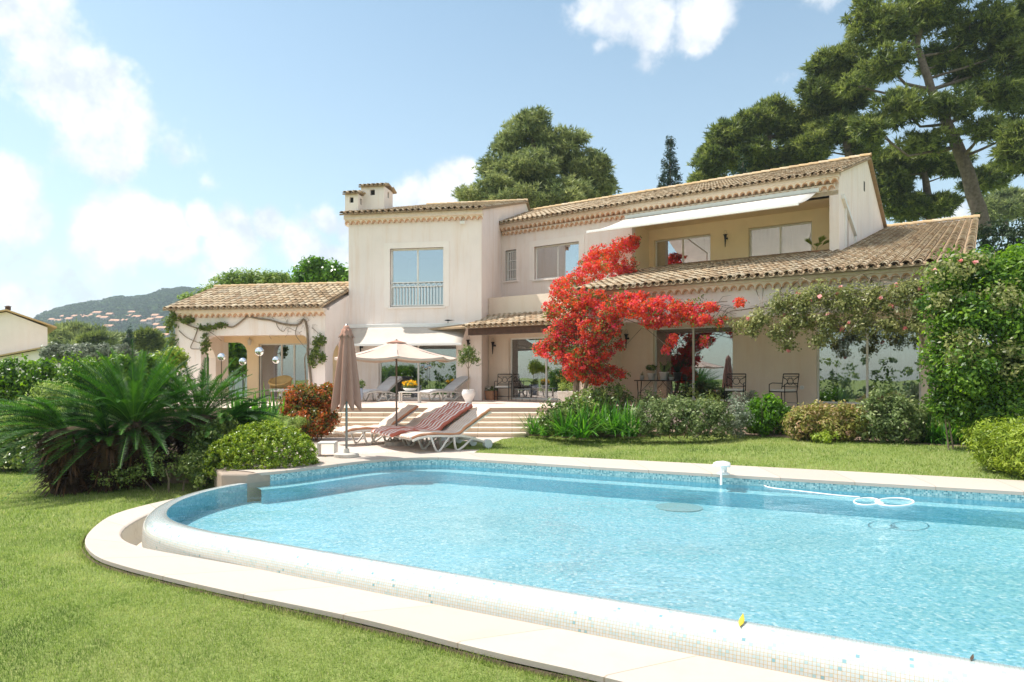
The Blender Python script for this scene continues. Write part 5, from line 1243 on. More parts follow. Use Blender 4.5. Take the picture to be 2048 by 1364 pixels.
p = gnd(693, 914, .01); um = thing('parasol', 'closed dusty pink parasol standing at the pool edge', 'umbrella', (p.x, p.y, .006))
m = MB(); zt, zb_ = 2.56, 1.05; rows = []; N_ = 64
for i in range(23):
    f = i / 22; z = zt - .04 - (zt - zb_) * f; r0 = .085 + .15 * f ** .8
    row = []
    for k in range(N_ + 1):
        th = 2 * math.pi * k / N_; fold = math.cos(8 * th + 1.2 * f) ; r_ = r0 * (1 + (.10 + .26 * f) * fold + .05 * math.sin(3 * th + 4 * f)); zz = z - (.10 * f ** 6 * (fold + .3 * math.sin(2 * th)))
        row.append(Vector((p.x + r_ * math.cos(th) * 1.0, p.y + r_ * math.sin(th), zz)))
    rows.append(row)
m.grid(rows); m.build('canopy', 'parasol_pink', um, True, solid=.006)
m = MB(); rows = []
for i in range(6):
    f = i / 5; row = []
    for k in range(N_ + 1):
        th = 2 * math.pi * k / N_; r_ = (.04 + .10 * f) * (1 + .16 * f * math.cos(8 * th)); row.append(Vector((p.x + r_ * math.cos(th), p.y + r_ * math.sin(th), zt + .03 - .22 * f - .02 * f * math.cos(8 * th))))
    rows.append(row)
m.grid(rows); m.build('vent_cap', 'parasol_pink', um, True, solid=.006)
MB().tube([(p.x, p.y, .05), (p.x, p.y, zt + .06)], .024, 10).build('pole', 'pole_grey', um, True)
MB().lathe((p.x, p.y, .006), [(.24, 0), (.245, .07), (.22, .085), (.06, .085), (.05, .17)], 28).build('base', 'concrete', um)

# ------------------------------------------------------------------ awnings
def awning(label, F, n, a0, a1, z0, b0, b1, proj, z1, mat, sag=.0):
    t = thing('awning', label, 'awning', F.p((a0 + a1) / 2, n, z0))
    MB().box(a0, a1, n - .16, n - .002, z0 - .02, z0 + .13, F).build('cassette', 'white_paint', t, bevel=.02)
    rows = []
    for i in range(9):
        f = i / 8; rows.append([F.p(a0 + .06 + (b0 - a0 - .06) * f + (a1 - .06 - a0 - .06 + (b1 - a1 + .06 - b0 + a0 + .06) * f) * j / 12, n - .15 - (proj - .15) * f, z0 + (z1 - z0) * f - sag * math.sin(math.pi * f) * (1 + .25 * math.sin(j * 1.1))) for j in range(13)])
    MB().grid(rows).build('cloth', mat, t, True, solid=.005)
    MB().box(b0 - .03, b1 + .03, n - proj - .05, n - proj + .02, z1 - .055, z1 + .03, F).build('front_bar', 'white_paint', t, bevel=.01)
    for q, sg in ((.12, 1), (.88, -1)):
        aa = a0 + (a1 - a0) * q; el = F.p(aa + sg * .55, n - proj * .5, (z0 + z1) / 2 - .14)
        MB().tube([F.p(aa, n - .08, z0 - .05), el, F.p(b0 + (b1 - b0) * q, n - proj + .02, z1 - .03)], .028, 8).build('arm', 'white_paint', t)
    return t
awning('long white awning reaching out over the balcony', FB, WN - .02, FB.a(1253, WN), FB.a(1640, WN), 7.5, FB.a(1253, WN) + .02, FB.a(1640, WN) - .02, 3.1, 6.5, 'awning_white', .06)
awning('cream awning over the glass door of the tower', FA, TN, TA0 + .0, FA.a(938, TN), 3.42, FA.a(706, TN - 1.4), FA.a(922, TN - 1.4), 1.4, 2.72, 'awning_cloth', .05)
MB()
# wind sensor and floodlight
t = FA.p(FA.a(896, TN - .2), TN - .2, 3.62); m = MB(); m.tube([t + Vector((0, 0, -.07)), t], .012, 6); m.lathe(t, [(.02, 0), (.09, .02), (.07, .045), (.01, .06)], 10, sx=1.5, sy=.6); m.tube([t + Vector((.05, 0, .03)), t + Vector((.24, 0, .035))], [.02, .004], 6)
tag(m.build('wind_sensor', 'iron', None), 'small black wind sensor on the tower awning case', 'sensor')
t = FA.p(FA.a(925, TN - .05), TN - .05, FA.z(925, 446, TN)); m = MB(); m.hexa([t + Vector(q) for q in [(-.09, -.14, -.07), (.09, -.14, -.07), (.09, -.03, -.03), (-.09, -.03, -.03), (-.09, -.16, .03), (.09, -.16, .03), (.09, -.03, .07), (-.09, -.03, .07)]]); m.tube([t + Vector((0, -.03, .02)), t + Vector((0, .06, .02))], .02, 6)
tag(m.build('floodlight', 'white_paint', None), 'white floodlight under the tower cornice', 'lamp')
# wall torches
def torch(label, F, u, v, n):
    a = F.a(u, n); z = F.z(u, v, n); t = thing('wall_torch', label, 'wall lamp', F.p(a, n, z), F.yaw, 'iron wall torches')
    MB().tube([(0, -.16, -.28), (0, -.15, .0), (0, -.14, .17)], [.012, .032, .055], 8).tube([(-.075, -.14, .175), (.075, -.14, .175)], .02, 6).build('torch', 'iron', t, local=True)
    MB().tube([(0, 0, .05), (0, -.14, .05)], .02, 6).lathe((0, -.02, .02), [(.05, 0), (.05, .06)], 10).build('bracket', 'iron', t, local=True)
    MB().tube([(.05 * math.cos(k * .7), -.14, .27 + .07 * math.sin(k * .7)) for k in range(9)], .004, 5, close=True).build('ring', 'pole_grey', t, local=True)
torch('iron wall torch left of the porch door', FB, 990, 694, LN); torch('iron wall torch right of the bougainvillea trunk', FB, 1256, 680, LN)
torch('iron wall torch between the two balcony windows', FB, 1453, 480, BN); torch('iron wall torch under the left end of the tower awning', FA, 724, 697, TN); torch('iron wall torch above the potted olive tree', FA, 938, 690, TN)

# ------------------------------------------------------------------ chairs and tables
def metal_chair(label, loc, rz, group, cush=True):
    t = thing('metal_chair', label, 'chair', loc, rz, group); w, d, h = .27, .25, .46; r0 = .013
    for sx in (-1, 1):
        MB().tube([(sx * w, -d, 0), (sx * w, -d, h + (.21 if 1 else 0))], r0, 7).build('leg', 'iron', t, local=True)
        MB().tube([(sx * w, d + .04, 0), (sx * w, d, h), (sx * w, d + .09, .97)], r0, 7).build('leg', 'iron', t, local=True)
        MB().tube([(sx * w, -d, h + .21), (sx * w, -d + .12, h + .25), (sx * w, d + .03, h + .24)], r0, 7).build('armrest', 'iron', t, True, local=True)
    MB().tube([(-w, -d, h), (w, -d, h), (w, d, h), (-w, d, h)], r0, 7, close=True).tube([(-w, -d, .14), (w, -d, .14)], .008, 6).tube([(-w, d + .03, .14), (w, d + .03, .14)], .008, 6).build('seat_frame', 'iron', t, local=True)
    yb = lambda z: d + .09 * (z - h) / .51
    m = MB(); m.tube([(-w, yb(.97), .97), (w, yb(.97), .97)], .016, 7); m.tube([(-w, yb(.90), .90), (w, yb(.90), .90)], .007, 6); m.tube([(-w, yb(.60), .60), (w, yb(.60), .60)], .010, 6); cz = .75
    m.tube([(.095 * math.cos(R(20 * k)), yb(cz), cz + .095 * math.sin(R(20 * k))) for k in range(18)], .009, 6, close=True)
    for sx in (-1, 1):
        m.tube([(sx * (w - .17 * math.sin(math.pi * k / 10)), yb(cz), cz + .145 - .29 * k / 10) for k in range(11)], .008, 6)
        m.tube([(sx * (.02 + (w - .02) * k / 8), yb(cz), cz + .15 - .06 * math.sin(math.pi * k / 8) - .02) for k in range(9)], .006, 5)
    m.build('backrest', 'iron', t, local=True)
    c = MB().box(-w + .015, w - .015, -d + .01, d - .02, h + .013, h + .075).build('cushion', 'white_cushion', t, bevel=.02, local=True)
    return t
GM = 'black metal terrace chairs'
def onB(u, n, z=T): return FB.p(FB.a(u, n), n, z)
mc = metal_chair('black metal chair with white cushion beside the porch door', tuple(onB(1006, 20.75)), -R(12), GM)
dup(mc, onB(1470, 20.5), -R(25), 'black metal chair with pale cushion just right of the potted plants window', GM)
dup(mc, onB(1566, 20.5), -R(62), 'black metal chair turned sideways against the plain wall between windows', GM)
q = onB(1052, 20.3); m = thing('side_table', 'low thin metal table in front of the porch door', 'table', q, FB.yaw)
MB().box(-.32, .32, -.22, .22, .42, .44).build('table_top', 'pole_grey', m, local=True)
for sx in (-1, 1):
    for sy in (-1, 1): MB().tube([(sx * .30, sy * .20, 0), (sx * .30, sy * .20, .42)], .009, 6).build('leg', 'pole_grey', m, local=True)
# console with potted plants
q = onB(1318, 20.8); ct = thing('console_table', 'narrow iron console table carrying potted plants before the window', 'table', q, FB.yaw)
MB().box(-.78, .62, -.2, .2, .745, .775).build('table_top', 'iron', ct, local=True)
for sx in (-.68, .5): MB().tube([(sx, -.16, 0), (sx, -.1, .35), (sx, -.17, .74)], .014, 6).tube([(sx, .16, 0), (sx, .1, .35), (sx, .17, .74)], .014, 6).tube([(sx, -.1, .35), (sx, .1, .35)], .012, 6).tube([(sx, 0, .35), (sx + (.4 if sx < 0 else -.4), 0, .74)], .008, 5).build('leg', 'iron', ct, local=True)
def pot(label, loc, r_, h, mat, name='plant_pot', group=None, prof=None):
    t = thing(name, label, 'potted plant', loc, 0, group)
    pr = prof or [(r_ * .72, 0), (r_ * .95, h * .9), (r_ * 1.05, h * .9), (r_ * 1.05, h), (r_ * .9, h), (r_ * .88, h * .9)]
    MB().lathe(loc, pr, 20).build('pot', mat, t, True); MB().lathe(Vector(loc) + Vector((0, 0, h * .86)), [(r_ * .88, 0), (r_ * .86, .01)], 14).build('soil', 'soil', t); return t
zt = T + .776; GP = 'potted plants on the console table'
def onC(u, n=20.8): return FB.p(FB.a(u, n), n, zt)
q = onC(1284); t = pot('tiny white pot with a spiky plant, leftmost on the console', q, .075, .15, 'pot_white', group=GP)
rngn = np.random.default_rng(5); M = 26; ribbons('foliage', t, 'silver_leaf', np.tile(np.array(q) + [0, 0, .14], (M, 1)), rngn.random(M) * 6.28, rngn.uniform(.3, 1.4, M), rngn.uniform(.1, .2, M), np.full(M, .014), np.full(M, .1), rngn.random(M), 3)
q = onC(1303); t = pot('white pot with a bushy little plant, second on the console', q, .13, .22, 'pot_white', group=GP); leaves('foliage', t, 'shrub_leaf', [(q + Vector((0, 0, .40)), (.16, .14, .10))], 420, .07, 6, .4, cr=.05, per=12)
q = onC(1328); t = pot('largest white pot with thick upright cactus fingers on the console', q, .15, .26, 'pot_white', group=GP); m = MB(); rng = random.Random(5)
for i in range(11): az = rng.random() * 6.28; e = rng.uniform(.0, .30); m.tube([q + Vector((0, 0, .22)), q + Vector((math.cos(az) * .10, math.sin(az) * .08, .34)), q + Vector((math.cos(az) * e, math.sin(az) * e * .8, .36 + rng.uniform(.08, .26)))], [.02, .028, .018], 7)
m.build('cactus', 'cactus', t, True) if 'cactus' in MATS else (plain('cactus', (.13, .19, .05), .6, .3, 20), m.build('cactus', 'cactus', t, True))
q = onC(1343); t = pot('small round white dish pot at the right end of the console', q, .09, .10, 'pot_white', group=GP); leaves('foliage', t, 'grey_leaf', [(q + Vector((0, 0, .14)), (.09, .08, .06))], 120, .05, 7, cr=.04, per=8)
# olive tree in white urn
q = gnd(937, 806, T); q.y = 23.0; q = Vector(((937 - UC) / FP * 22.8, 22.8, T)); t = thing('potted_olive_tree', 'little olive tree in a round white urn beside the tower door', 'potted tree', q)
MB().lathe(q, [(.11, 0), (.115, .03), (.10, .05), (.17, .17), (.225, .29), (.225, .36), (.19, .42), (.20, .45), (.17, .45), (.16, .40)], 24).build('urn', 'pot_white', t, True)
MB().tube([q + Vector((0, 0, .35)), q + Vector((.01, 0, .8)), q + Vector((-.01, 0, 1.15)), q + Vector((0, 0, 1.35))], [.022, .018, .016, .012], 7).tube([q + Vector((0, 0, 1.12)), q + Vector((-.2, 0, 1.5))], [.01, .004], 5).tube([q + Vector((0, 0, 1.15)), q + Vector((.2, .05, 1.5))], [.01, .004], 5).tube([q + Vector((0, 0, 1.3)), q + Vector((.0, .05, 1.8))], [.01, .004], 5).build('trunk', 'stem', t)
leaves('crown', t, 'shrub_leaf', [(q + Vector((0, 0, 1.62)), (.34, .3, .24)), (q + Vector((-.22, 0, 1.42)), (.16, .14, .16)), (q + Vector((.24, 0, 1.45)), (.18, .14, .16)), (q + Vector((0, 0, 1.85)), (.14, .12, .12))], 1900, .075, 8, .3, cr=.09, per=14, fill=.5)
# planter by chair
q = Vector(((983 - UC) / FP * 25.3, 25.3, T)); q = onB(983, 20.85); t = thing('flower_planter', 'square terracotta planter with small white flowers beside the porch chair', 'planter', q, FB.yaw)
MB().hexa([(-.15, -.15, 0), (.15, -.15, 0), (.15, .15, 0), (-.15, .15, 0), (-.185, -.185, .34), (.185, -.185, .34), (.185, .185, .34), (-.185, .185, .34)]).build('pot', 'terracotta', t, bevel=.01, local=True)
leaves('foliage', t, 'shrub_leaf', [(q + Vector((0, 0, .40)), (.24, .22, .10))], 500, .05, 9, cr=.06, per=10); leaves('blossom', t, 'white_flower', [(q + Vector((0, 0, .46)), (.25, .22, .10))], 260, .045, 10, .9, cr=.03, per=6)
q = onB(1140, 19.2, T); t = thing('trough_planter', 'pale stone trough planter half hidden behind the bougainvillea', 'planter', q, FB.yaw)
MB().hexa([(-.32, -.16, 0), (.32, -.16, 0), (.32, .16, 0), (-.32, .16, 0), (-.38, -.2, .42), (.38, -.2, .42), (.38, .2, .42), (-.38, .2, .42)]).build('pot', 'concrete', t, bevel=.02, local=True); leaves('foliage', t, 'feather_leaf', [(q + Vector((-.1, 0, .55)), (.35, .2, .16))], 500, .06, 12, cr=.08, per=10)
q = Vector(((712 - UC) / FP * 22.9, 22.9, T)); t = pot('big blue grey urn behind the closed parasol', q, .24, .5, 'urn_blue' if 'urn_blue' in MATS else (plain('urn_blue', (.30, .36, .46), .35, .1, 5, .05) and 'urn_blue'), prof=[(.14, 0), (.2, .12), (.25, .3), (.22, .44), (.24, .5), (.2, .5), (.18, .42)])
leaves('foliage', t, 'shrub_leaf', [(q + Vector((.12, 0, .62)), (.2, .2, .16))], 500, .06, 11, cr=.07, per=10)
# low table with flower bowl
q = Vector(((820 - UC) / FP * 23.1, 23.1, T)); t = thing('low_table', 'low white plastic table between the two grey loungers', 'table', q)
MB().box(-.36, .36, -.26, .26, .34, .375).build('table_top', 'plastic_white', t, bevel=.008, local=True)
for sx in (-1, 1):
    for sy in (-1, 1): MB().box(sx * .32 - .025, sx * .32 + .025, sy * .22 - .025, sy * .22 + .025, 0, .34).build('leg', 'plastic_white', t, local=True)
q2 = q + Vector((0, 0, .377)); t = thing('flower_bowl', 'white scalloped bowl of yellow flowers on the low table', 'flower bowl', q2)
MB().lathe(q2, [(.08, 0), (.17, .06), (.20, .12), (.185, .12), (.14, .07), (.02, .04)], 20, sx=1.2).build('bowl', 'pot_white', t, True)
leaves('foliage', t, 'shrub_leaf', [(q2 + Vector((0, 0, .2)), (.24, .18, .13))], 600, .06, 13, cr=.06, per=10); leaves('blossom', t, 'yellow_flower', [(q2 + Vector((0, 0, .27)), (.26, .18, .12))], 420, .055, 14, .9, cr=.04, per=8)
# stool on deck
q = gnd(655, 911, .006); t = thing('stool', 'small white plastic side table between the mound and the closed parasol', 'side table', q, R(6))
MB().box(-.17, .17, -.2, .2, .245, .275).build('table_top', 'plastic_white', t, bevel=.008, local=True)
for sx in (-1, 1): MB().box(sx * .165 - .012, sx * .165 + .012, -.19, .19, 0, .245).build('leg', 'plastic_white', t, bevel=.004, local=True)
# balcony palm
q = FB.p(FB.a(1632, 24.3), 24.3, 5.46); t = pot('small fan palm in a pot at the right end of the balcony', q, .16, .26, 'terracotta', name='potted_palm'); fan(t, tuple(q + Vector((0, 0, .26))), 7, .62, 18, el=(.5, 1.4), spr=1.3)
# mirrored balls
for i, (u, v, r_, Yb) in enumerate([(519, 703, .12, 18.6), (552, 720, .10, 19.0), (485.6, 723, .10, 18.2), (443, 714, .10, 17.8)]):
    c = at(u, v, Yb); t = thing('mirror_ball', ['largest mirrored garden ball, in front of the pavilion door frame', 'mirrored garden ball in front of the sliding glass of the pavilion', 'mirrored garden ball low against the cream wall beside the arch', 'mirrored garden ball in front of the leafy arch, farthest left'][i], 'garden ornament', (c.x, c.y, 0), 0, 'mirrored balls on stakes')
    MB().sphere(c, r_, 24).build('ball', 'mirror_steel', t, True); MB().tube([(c.x, c.y, -.1), (c.x, c.y, c.z - r_ * .9)], .009, 6).build('stake', 'iron', t)
# lantern in the pavilion, ceiling lamp
q = FA.p(FA.a(503, PB), PB - .14, FA.z(503, 684, PB)); m = thing('wall_lantern', 'white wall lantern on the pavilion back wall', 'lamp', q)
MB().lathe(q, [(.05, -.13), (.085, .0), (.09, .06), (.02, .14)], 6).build('glass_case', 'lamp_shade', m); MB().tube([q + Vector((0, .14, .1)), q + Vector((0, 0, .16)), q + Vector((0, 0, .13))], .012, 6).build('bracket', 'iron', m)
q = FA.p(FA.a(559, 24), 24, 3.3); tag(MB().lathe(q, [(.16, -.075), (.17, -.03), (.12, 0)], 18).build('ceiling_lamp', 'lamp_shade', None, True), 'round white lamp under the pavilion ceiling', 'lamp')
# things seen through the open pavilion door
for i, (u, v, w_, h_) in enumerate([(531, 722, .24, .5), (545, 722, .16, .42)]):
    n = PB + 3.4; a = FA.a(u, n); z = FA.z(u, v, n); t = thing('framed_picture', ['larger framed picture inside the kitchen', 'narrow framed picture inside the kitchen'][i], 'picture', FA.p(a, n, z), 0, 'pictures on the kitchen wall')
    MB().box(a - w_ - .05, a + w_ + .05, n, n + .04, z - h_ - .05, z + h_ + .05, FA).build('frame', 'white_paint', t); MB().box(a - w_, a + w_, n - .01, n - .001, z - h_, z + h_, FA).build('print', 'art', t)
MB().box(FA.a(528, PB + 3.45), FA.a(552, PB + 3.45) + .1, PB + 3.45, PB + 3.5, T, 3.1, FA).build('partition', 'room', V)
q = FA.p(FA.a(566, PB + 2.2), PB + 2.2, T); t = thing('wooden_table', 'dark dining table inside the pavilion kitchen', 'table', q, FA.yaw); MB().box(-.6, .6, -.4, .4, .72, .76).build('table_top', 'dark_wood', t, local=True)
for sx in (-.5, .5):
    for sy in (-.32, .32): MB().box(sx - .03, sx + .03, sy - .03, sy + .03, 0, .72).build('leg', 'dark_wood', t, local=True)
q = FA.p(FA.a(561, 23.5), 23.5, T); t = thing('rattan_armchair', 'round backed ochre rattan armchair under the pavilion', 'chair', q, FA.yaw)
m = MB(); m.tube([(.42 * math.cos(R(k)), .36 * math.sin(R(k)), .75 + .18 * math.sin(R(k))) for k in range(-200, 21, 20)], .035, 8); m.build('backrest_rim', 'ochre_wood', t, True, local=True)
rows = [[Vector((.40 * math.cos(R(k)) * (.9 + .1 * h), -.34 * math.sin(R(-k)) * 1, .35 + (.40 + .18 * math.sin(R(k))) * h)) for k in range(-20, 201, 20)] for h in (0, .5, 1)]
MB().grid(rows).build('back_panel', 'ochre_wood', t, True, solid=.02, local=True); MB().lathe((0, 0, .33), [(.38, 0), (.40, .05), (.37, .1)], 16).build('seat', 'white_cushion', t, local=True)
for k in (45, 135, 225, 315): MB().tube([(.3 * math.cos(R(k)), .3 * math.sin(R(k)), 0), (.34 * math.cos(R(k)), .34 * math.sin(R(k)), .35)], .02, 6).build('leg', 'ochre_wood', t, local=True)
# curtains and lamps inside
def curtain(label, F, a0, a1, n, z0, z1, group='pale curtains inside the villa'):
    rows = []; k = max(8, int((a1 - a0) / .03))
    for z in (z0, (z0 + z1) / 2, z1): rows.append([F.p(a0 + (a1 - a0) * i / k, n + .035 * math.sin(i * 1.35) + .012 * math.sin(i * .43 + z), z) for i in range(k + 1)])
    o = MB().grid(rows).build('curtain', 'curtain_cloth', None, True); tag(o, label, 'curtain', group)
W3 = ww3[1] - ww3[0]
curtain('sheer curtain bunched left of centre in the window under the climbing rose', FB, ww3[0] + .5, ww3[0] + 1.25, LN + .45, T + .15, 3.3); curtain('sheer curtain drawn across the right half of the window under the climbing rose', FB, ww3[0] + W3 * .72, ww3[1] - .05, LN + .45, T + .15, 3.3)
curtain('closed curtain behind the left pane of the right balcony window', FB, bw2[0] + .05, (bw2[0] + bw2[1]) / 2 - .02, BN + .40, 5.5, 7.4); curtain('closed curtain behind the right pane of the right balcony window', FB, (bw2[0] + bw2[1]) / 2 + .02, bw2[1], BN + .40, 5.5, 7.4)
curtain('curtain gathered at the left side of the left balcony window', FB, bw1[0] + .02, bw1[0] + .45, BN + .4, 5.5, 7.4); curtain('curtain gathered at the right side of the left balcony window', FB, bw1[1] - .35, bw1[1], BN + .4, 5.5, 7.4)
curtain('curtain at the left end of the tower sliding door', FA, d1[0], d1[0] + .5, TN + .4, T, 3.2)
def tlamp(label, q):
    t = thing('table_lamp', label, 'lamp', q, 0, 'shaded lamps inside the villa'); MB().lathe(q, [(.02, .28), (.20, .28), (.13, .58), (.02, .58)], 18).build('lamp_shade', 'lamp_shade', t, True)
    MB().lathe(q, [(.09, 0), (.10, .02), (.03, .05), (.06, .14), (.02, .26)], 12).build('base', 'pot_white', t, True)
    MB().box(q.x - .3, q.x + .3, q.y - .25, q.y + .25, T, q.z).build('stand', 'dark_wood', t)
q = FB.p(FB.a(1418, LN + 1.3), LN + 1.3, 1.35); tlamp('white shaded lamp behind the potted plants window', q); q = FB.p(FB.a(1046, LN + 1.3), LN + 1.3, 1.35); tlamp('white shaded lamp behind the porch door', q)
# wall outlet
q = FB.p(FB.a(1604, LN), LN, FB.z(1604, 775, LN)); tag(MB().tube([q, q + (FB.p(0, -1, 0) * .04)], .06, 14).build('wall_socket', 'frame_paint', None), 'round white socket low on the wall right of the sideways chair', 'socket')
# ------------------------------------------------------------------ pool things
q = gnd(1447, 948, .012); t = thing('pool_spout', 'white curved water spout standing on the far coping', 'pool fountain', (q.x, q.y, .012))
d = Vector((-.42, -.9, 0)).normalized(); sd = Vector((d.y, -d.x, 0)); c = q
prof_ = [(-.02, 0.0), (-.03, .10), (-.02, .16), (.06, .20), (.16, .19), (.24, .15)]; ww_ = [.05, .05, .06, .10, .13, .14]
A = [c + d * x + sd * w_ + Vector((0, 0, z)) for (x, z), w_ in zip(prof_, ww_)]; B = [c + d * x - sd * w_ + Vector((0, 0, z)) for (x, z), w_ in zip(prof_, ww_)]
MB().grid([A, [a.lerp(b, .5) + Vector((0, 0, .012)) for a, b in zip(A, B)], B]).build('blade', 'white_paint', t, True, solid=.02); MB().lathe(c + Vector((0, 0, -.0)), [(.10, 0), (.10, .015), (.06, .03)], 18).build('base', 'white_paint', t)
MB().tube([c + d * .22 + Vector((0, 0, .14)), c + d * .26 + Vector((0, 0, -.14))], [.014, .02], 8).build('stem', 'white_paint', t)
# floating hose
pts = []
for k in range(25):
    a_ = 2 * math.pi * k / 24; pts.append((1712 + 0 + 0 + 26 * math.cos(a_) + 22, 1003 + 7 * math.sin(a_)))
pts2 = [(1790 + 38 * math.cos(2 * math.pi * k / 24), 1004 + 8 * math.sin(2 * math.pi * k / 24)) for k in range(25)]
hose = [gnd(u, v, WZ + .012) for u, v in [(1525, 968), (1540, 975), (1600, 982), (1670, 990), (1720, 994)]]
m = MB(); m.tube(smooth3(hose, 5), .009, 6); m.tube([gnd(u, v, WZ + .012) for u, v in pts[:-1]], .011, 6, close=True); m.tube([gnd(u, v, WZ + .012) for u, v in pts2[:-1]], .011, 6, close=True); m.tube([gnd(u, v, WZ + .012) for u, v in [(1752, 1003), (1766, 1008)]], .022, 8)
tag(m.build('pool_hose', 'white_paint', None, True), 'white cleaner hose floating in loops near the far edge of the pool', 'hose')
# fallen leaves on the lip
def fallen(label, u, v, mat, L, az):
    c = gnd(u, v, -.155); pts = []
    rows = [[c + Vector((math.cos(az), math.sin(az), 0)) * L * (t - .5) + Vector((-math.sin(az), math.cos(az), 0)) * s * L * .13 * math.sin(math.pi * min(.98, max(.03, t))) + Vector((0, 0, .012 + .28 * L * t * t + .006 * abs(s))) for t in [i / 6 for i in range(7)]] for s in (-1, 0, 1)]
    tag(MB().grid(rows).build('fallen_leaf', mat, None, True, solid=.001), label, 'leaf')
fallen('yellow fallen leaf on the white mosaic edge', 1483, 1250, 'yellow_leaf', .15, 1.1); fallen('small brown curled leaf on the mosaic edge near the right', 1944, 1323, 'dark_leaf', .07, .8)
# rocks under the mound
for i, (u, v, r_) in enumerate([(480, 962, .16), (455, 966, .14), (425, 964, .13), (395, 958, .12)]):
    c = gnd(u, v, -.3); rng = random.Random(i); m = MB().sphere(c + Vector((0, .25, .0)), r_, 10)
    m.v = [p + mnoise.noise_vector(p * 6) * r_ * .45 for p in m.v]
    tag(m.build('rock', 'rock', None), ['pale rock right against the end of the deck wall', 'second rock from the deck wall under the mound', 'third rock from the deck wall under the mound', 'rock deepest in shade under the sago palms'][i], 'rock', 'rocks under the mound')

# ------------------------------------------------------------------ neighbour, hill, haze
nb = thing('neighbour_house', 'plain pinkish house with a low gable beyond the hedge on the left', 'house', at(20, 760, 34))
Yn = 34
def gable(pts, Y, depth, ov=.25):
    P = [at(u, v, Y) for u, v in pts]; m = MB().extr(P, (-.78 * depth, depth, 0)); m.build('wall', 'stucco_pink', nb)
gable([(-160, 800), (95, 800), (95, 655), (13, 624), (-160, 650)], Yn, 6); gable([(-40, 800), (200, 800), (185, 722), (88, 698), (-40, 722)], 31, 3)
def slab(pa, pb, Y, depth, th=.07, lab=None):
    a, b = at(*pa, Y - .25), at(*pb, Y - .25); m = MB(); x_ = -.76 * depth; m.hexa([a, b, b + Vector((x_, depth, 0)), a + Vector((x_, depth, 0)), a + Vector((0, 0, th)), b + Vector((0, 0, th)), b + Vector((x_, depth, th)), a + Vector((x_, depth, th))]); m.build('roof', 'ridge_tile', nb)
slab((114, 656), (13, 621), Yn, 6.5); slab((13, 621), (-170, 648), Yn, 6.5); slab((196, 724), (88, 696), 31, 3.3); slab((88, 696), (-50, 722), 31, 3.3)
MB().lathe(at(16, 620, 33.9), [(.12, 0), (.12, .15), (.16, .17), (.05, .22)], 12).build('chimney_pot', 'dark_wood', nb)
# hillside
prof_h = [(-200, 700), (60, 662), (85, 642), (110, 634), (140, 627), (180, 621), (215, 616), (235, 611), (270, 609), (300, 606), (330, 596), (370, 594), (430, 597), (520, 606), (640, 620), (800, 640), (1100, 700), (1500, 730)]
def hv(u):
    for (a, b) in zip(prof_h, prof_h[1:]):
        if a[0] <= u <= b[0]: return a[1] + (b[1] - a[1]) * (u - a[0]) / (b[0] - a[0])
    return 730
rows = []; YH0, YH1 = 420, 900
def hz_(u, f):
    Y = YH0 + (YH1 - YH0) * f; zt = CAMZ + (VH - hv(u)) / FP * YH1; z = -14 + (zt + 12) * (math.sin(f * math.pi / 2) ** 1.15) + 5 * mnoise.noise(Vector((u * .02, f * 4, 0))) * f
    return Vector(((u - UC) / FP * Y, Y, z))
for j in range(25):
    rows.append([hz_(u, j / 24) for u in range(-200, 1500, 14)])
rows.append([p + Vector((0, 300, -90)) for p in rows[-1]])
tag(MB().grid(rows).build('hill', 'hill_soil', None, True), kind='structure')
rng = np.random.default_rng(9); ells = []
for i in range(2000):
    u = rng.uniform(40, 420); f = rng.uniform(.0, 1.0) ** .8; p = hz_(u, f); r_ = rng.uniform(4, 8.5); ells.append(((p.x, p.y, p.z + r_ * .4), (r_, r_, r_ * .72)))
C_ = np.array([e[0] for e in ells]); R_ = np.array([e[1] for e in ells]); per = 90; P = np.repeat(C_, per, 0); q = nrm(rng.normal(size=(len(P), 3))); q[:, 2] = np.abs(q[:, 2]) * 1.0 - .1; P = P + q * np.repeat(R_, per, 0)
tn = np.repeat(rng.random(2000), per) * .6 + .4 * rng.random(len(P))
tag(leafquads('woodland', None, 'far_tree', P, q, tn, 2.6, .9, rng), 'hazy woodland covering the distant hill', 'woodland', kind='stuff')
rg = random.Random(21); spots = [(140, 645), (152, 648), (165, 643), (176, 641), (186, 645), (198, 639), (207, 636), (214, 644), (222, 648), (232, 641), (238, 652), (247, 655), (262, 650), (272, 642), (277, 634), (285, 646), (300, 655), (312, 652), (322, 640), (330, 649), (325, 663), (335, 670), (318, 672), (98, 678), (108, 690), (120, 700), (130, 652), (119, 647), (341, 682), (230, 662), (310, 684), (330, 690)]
words = ['pale', 'cream', 'white', 'pinkish']
hw = None
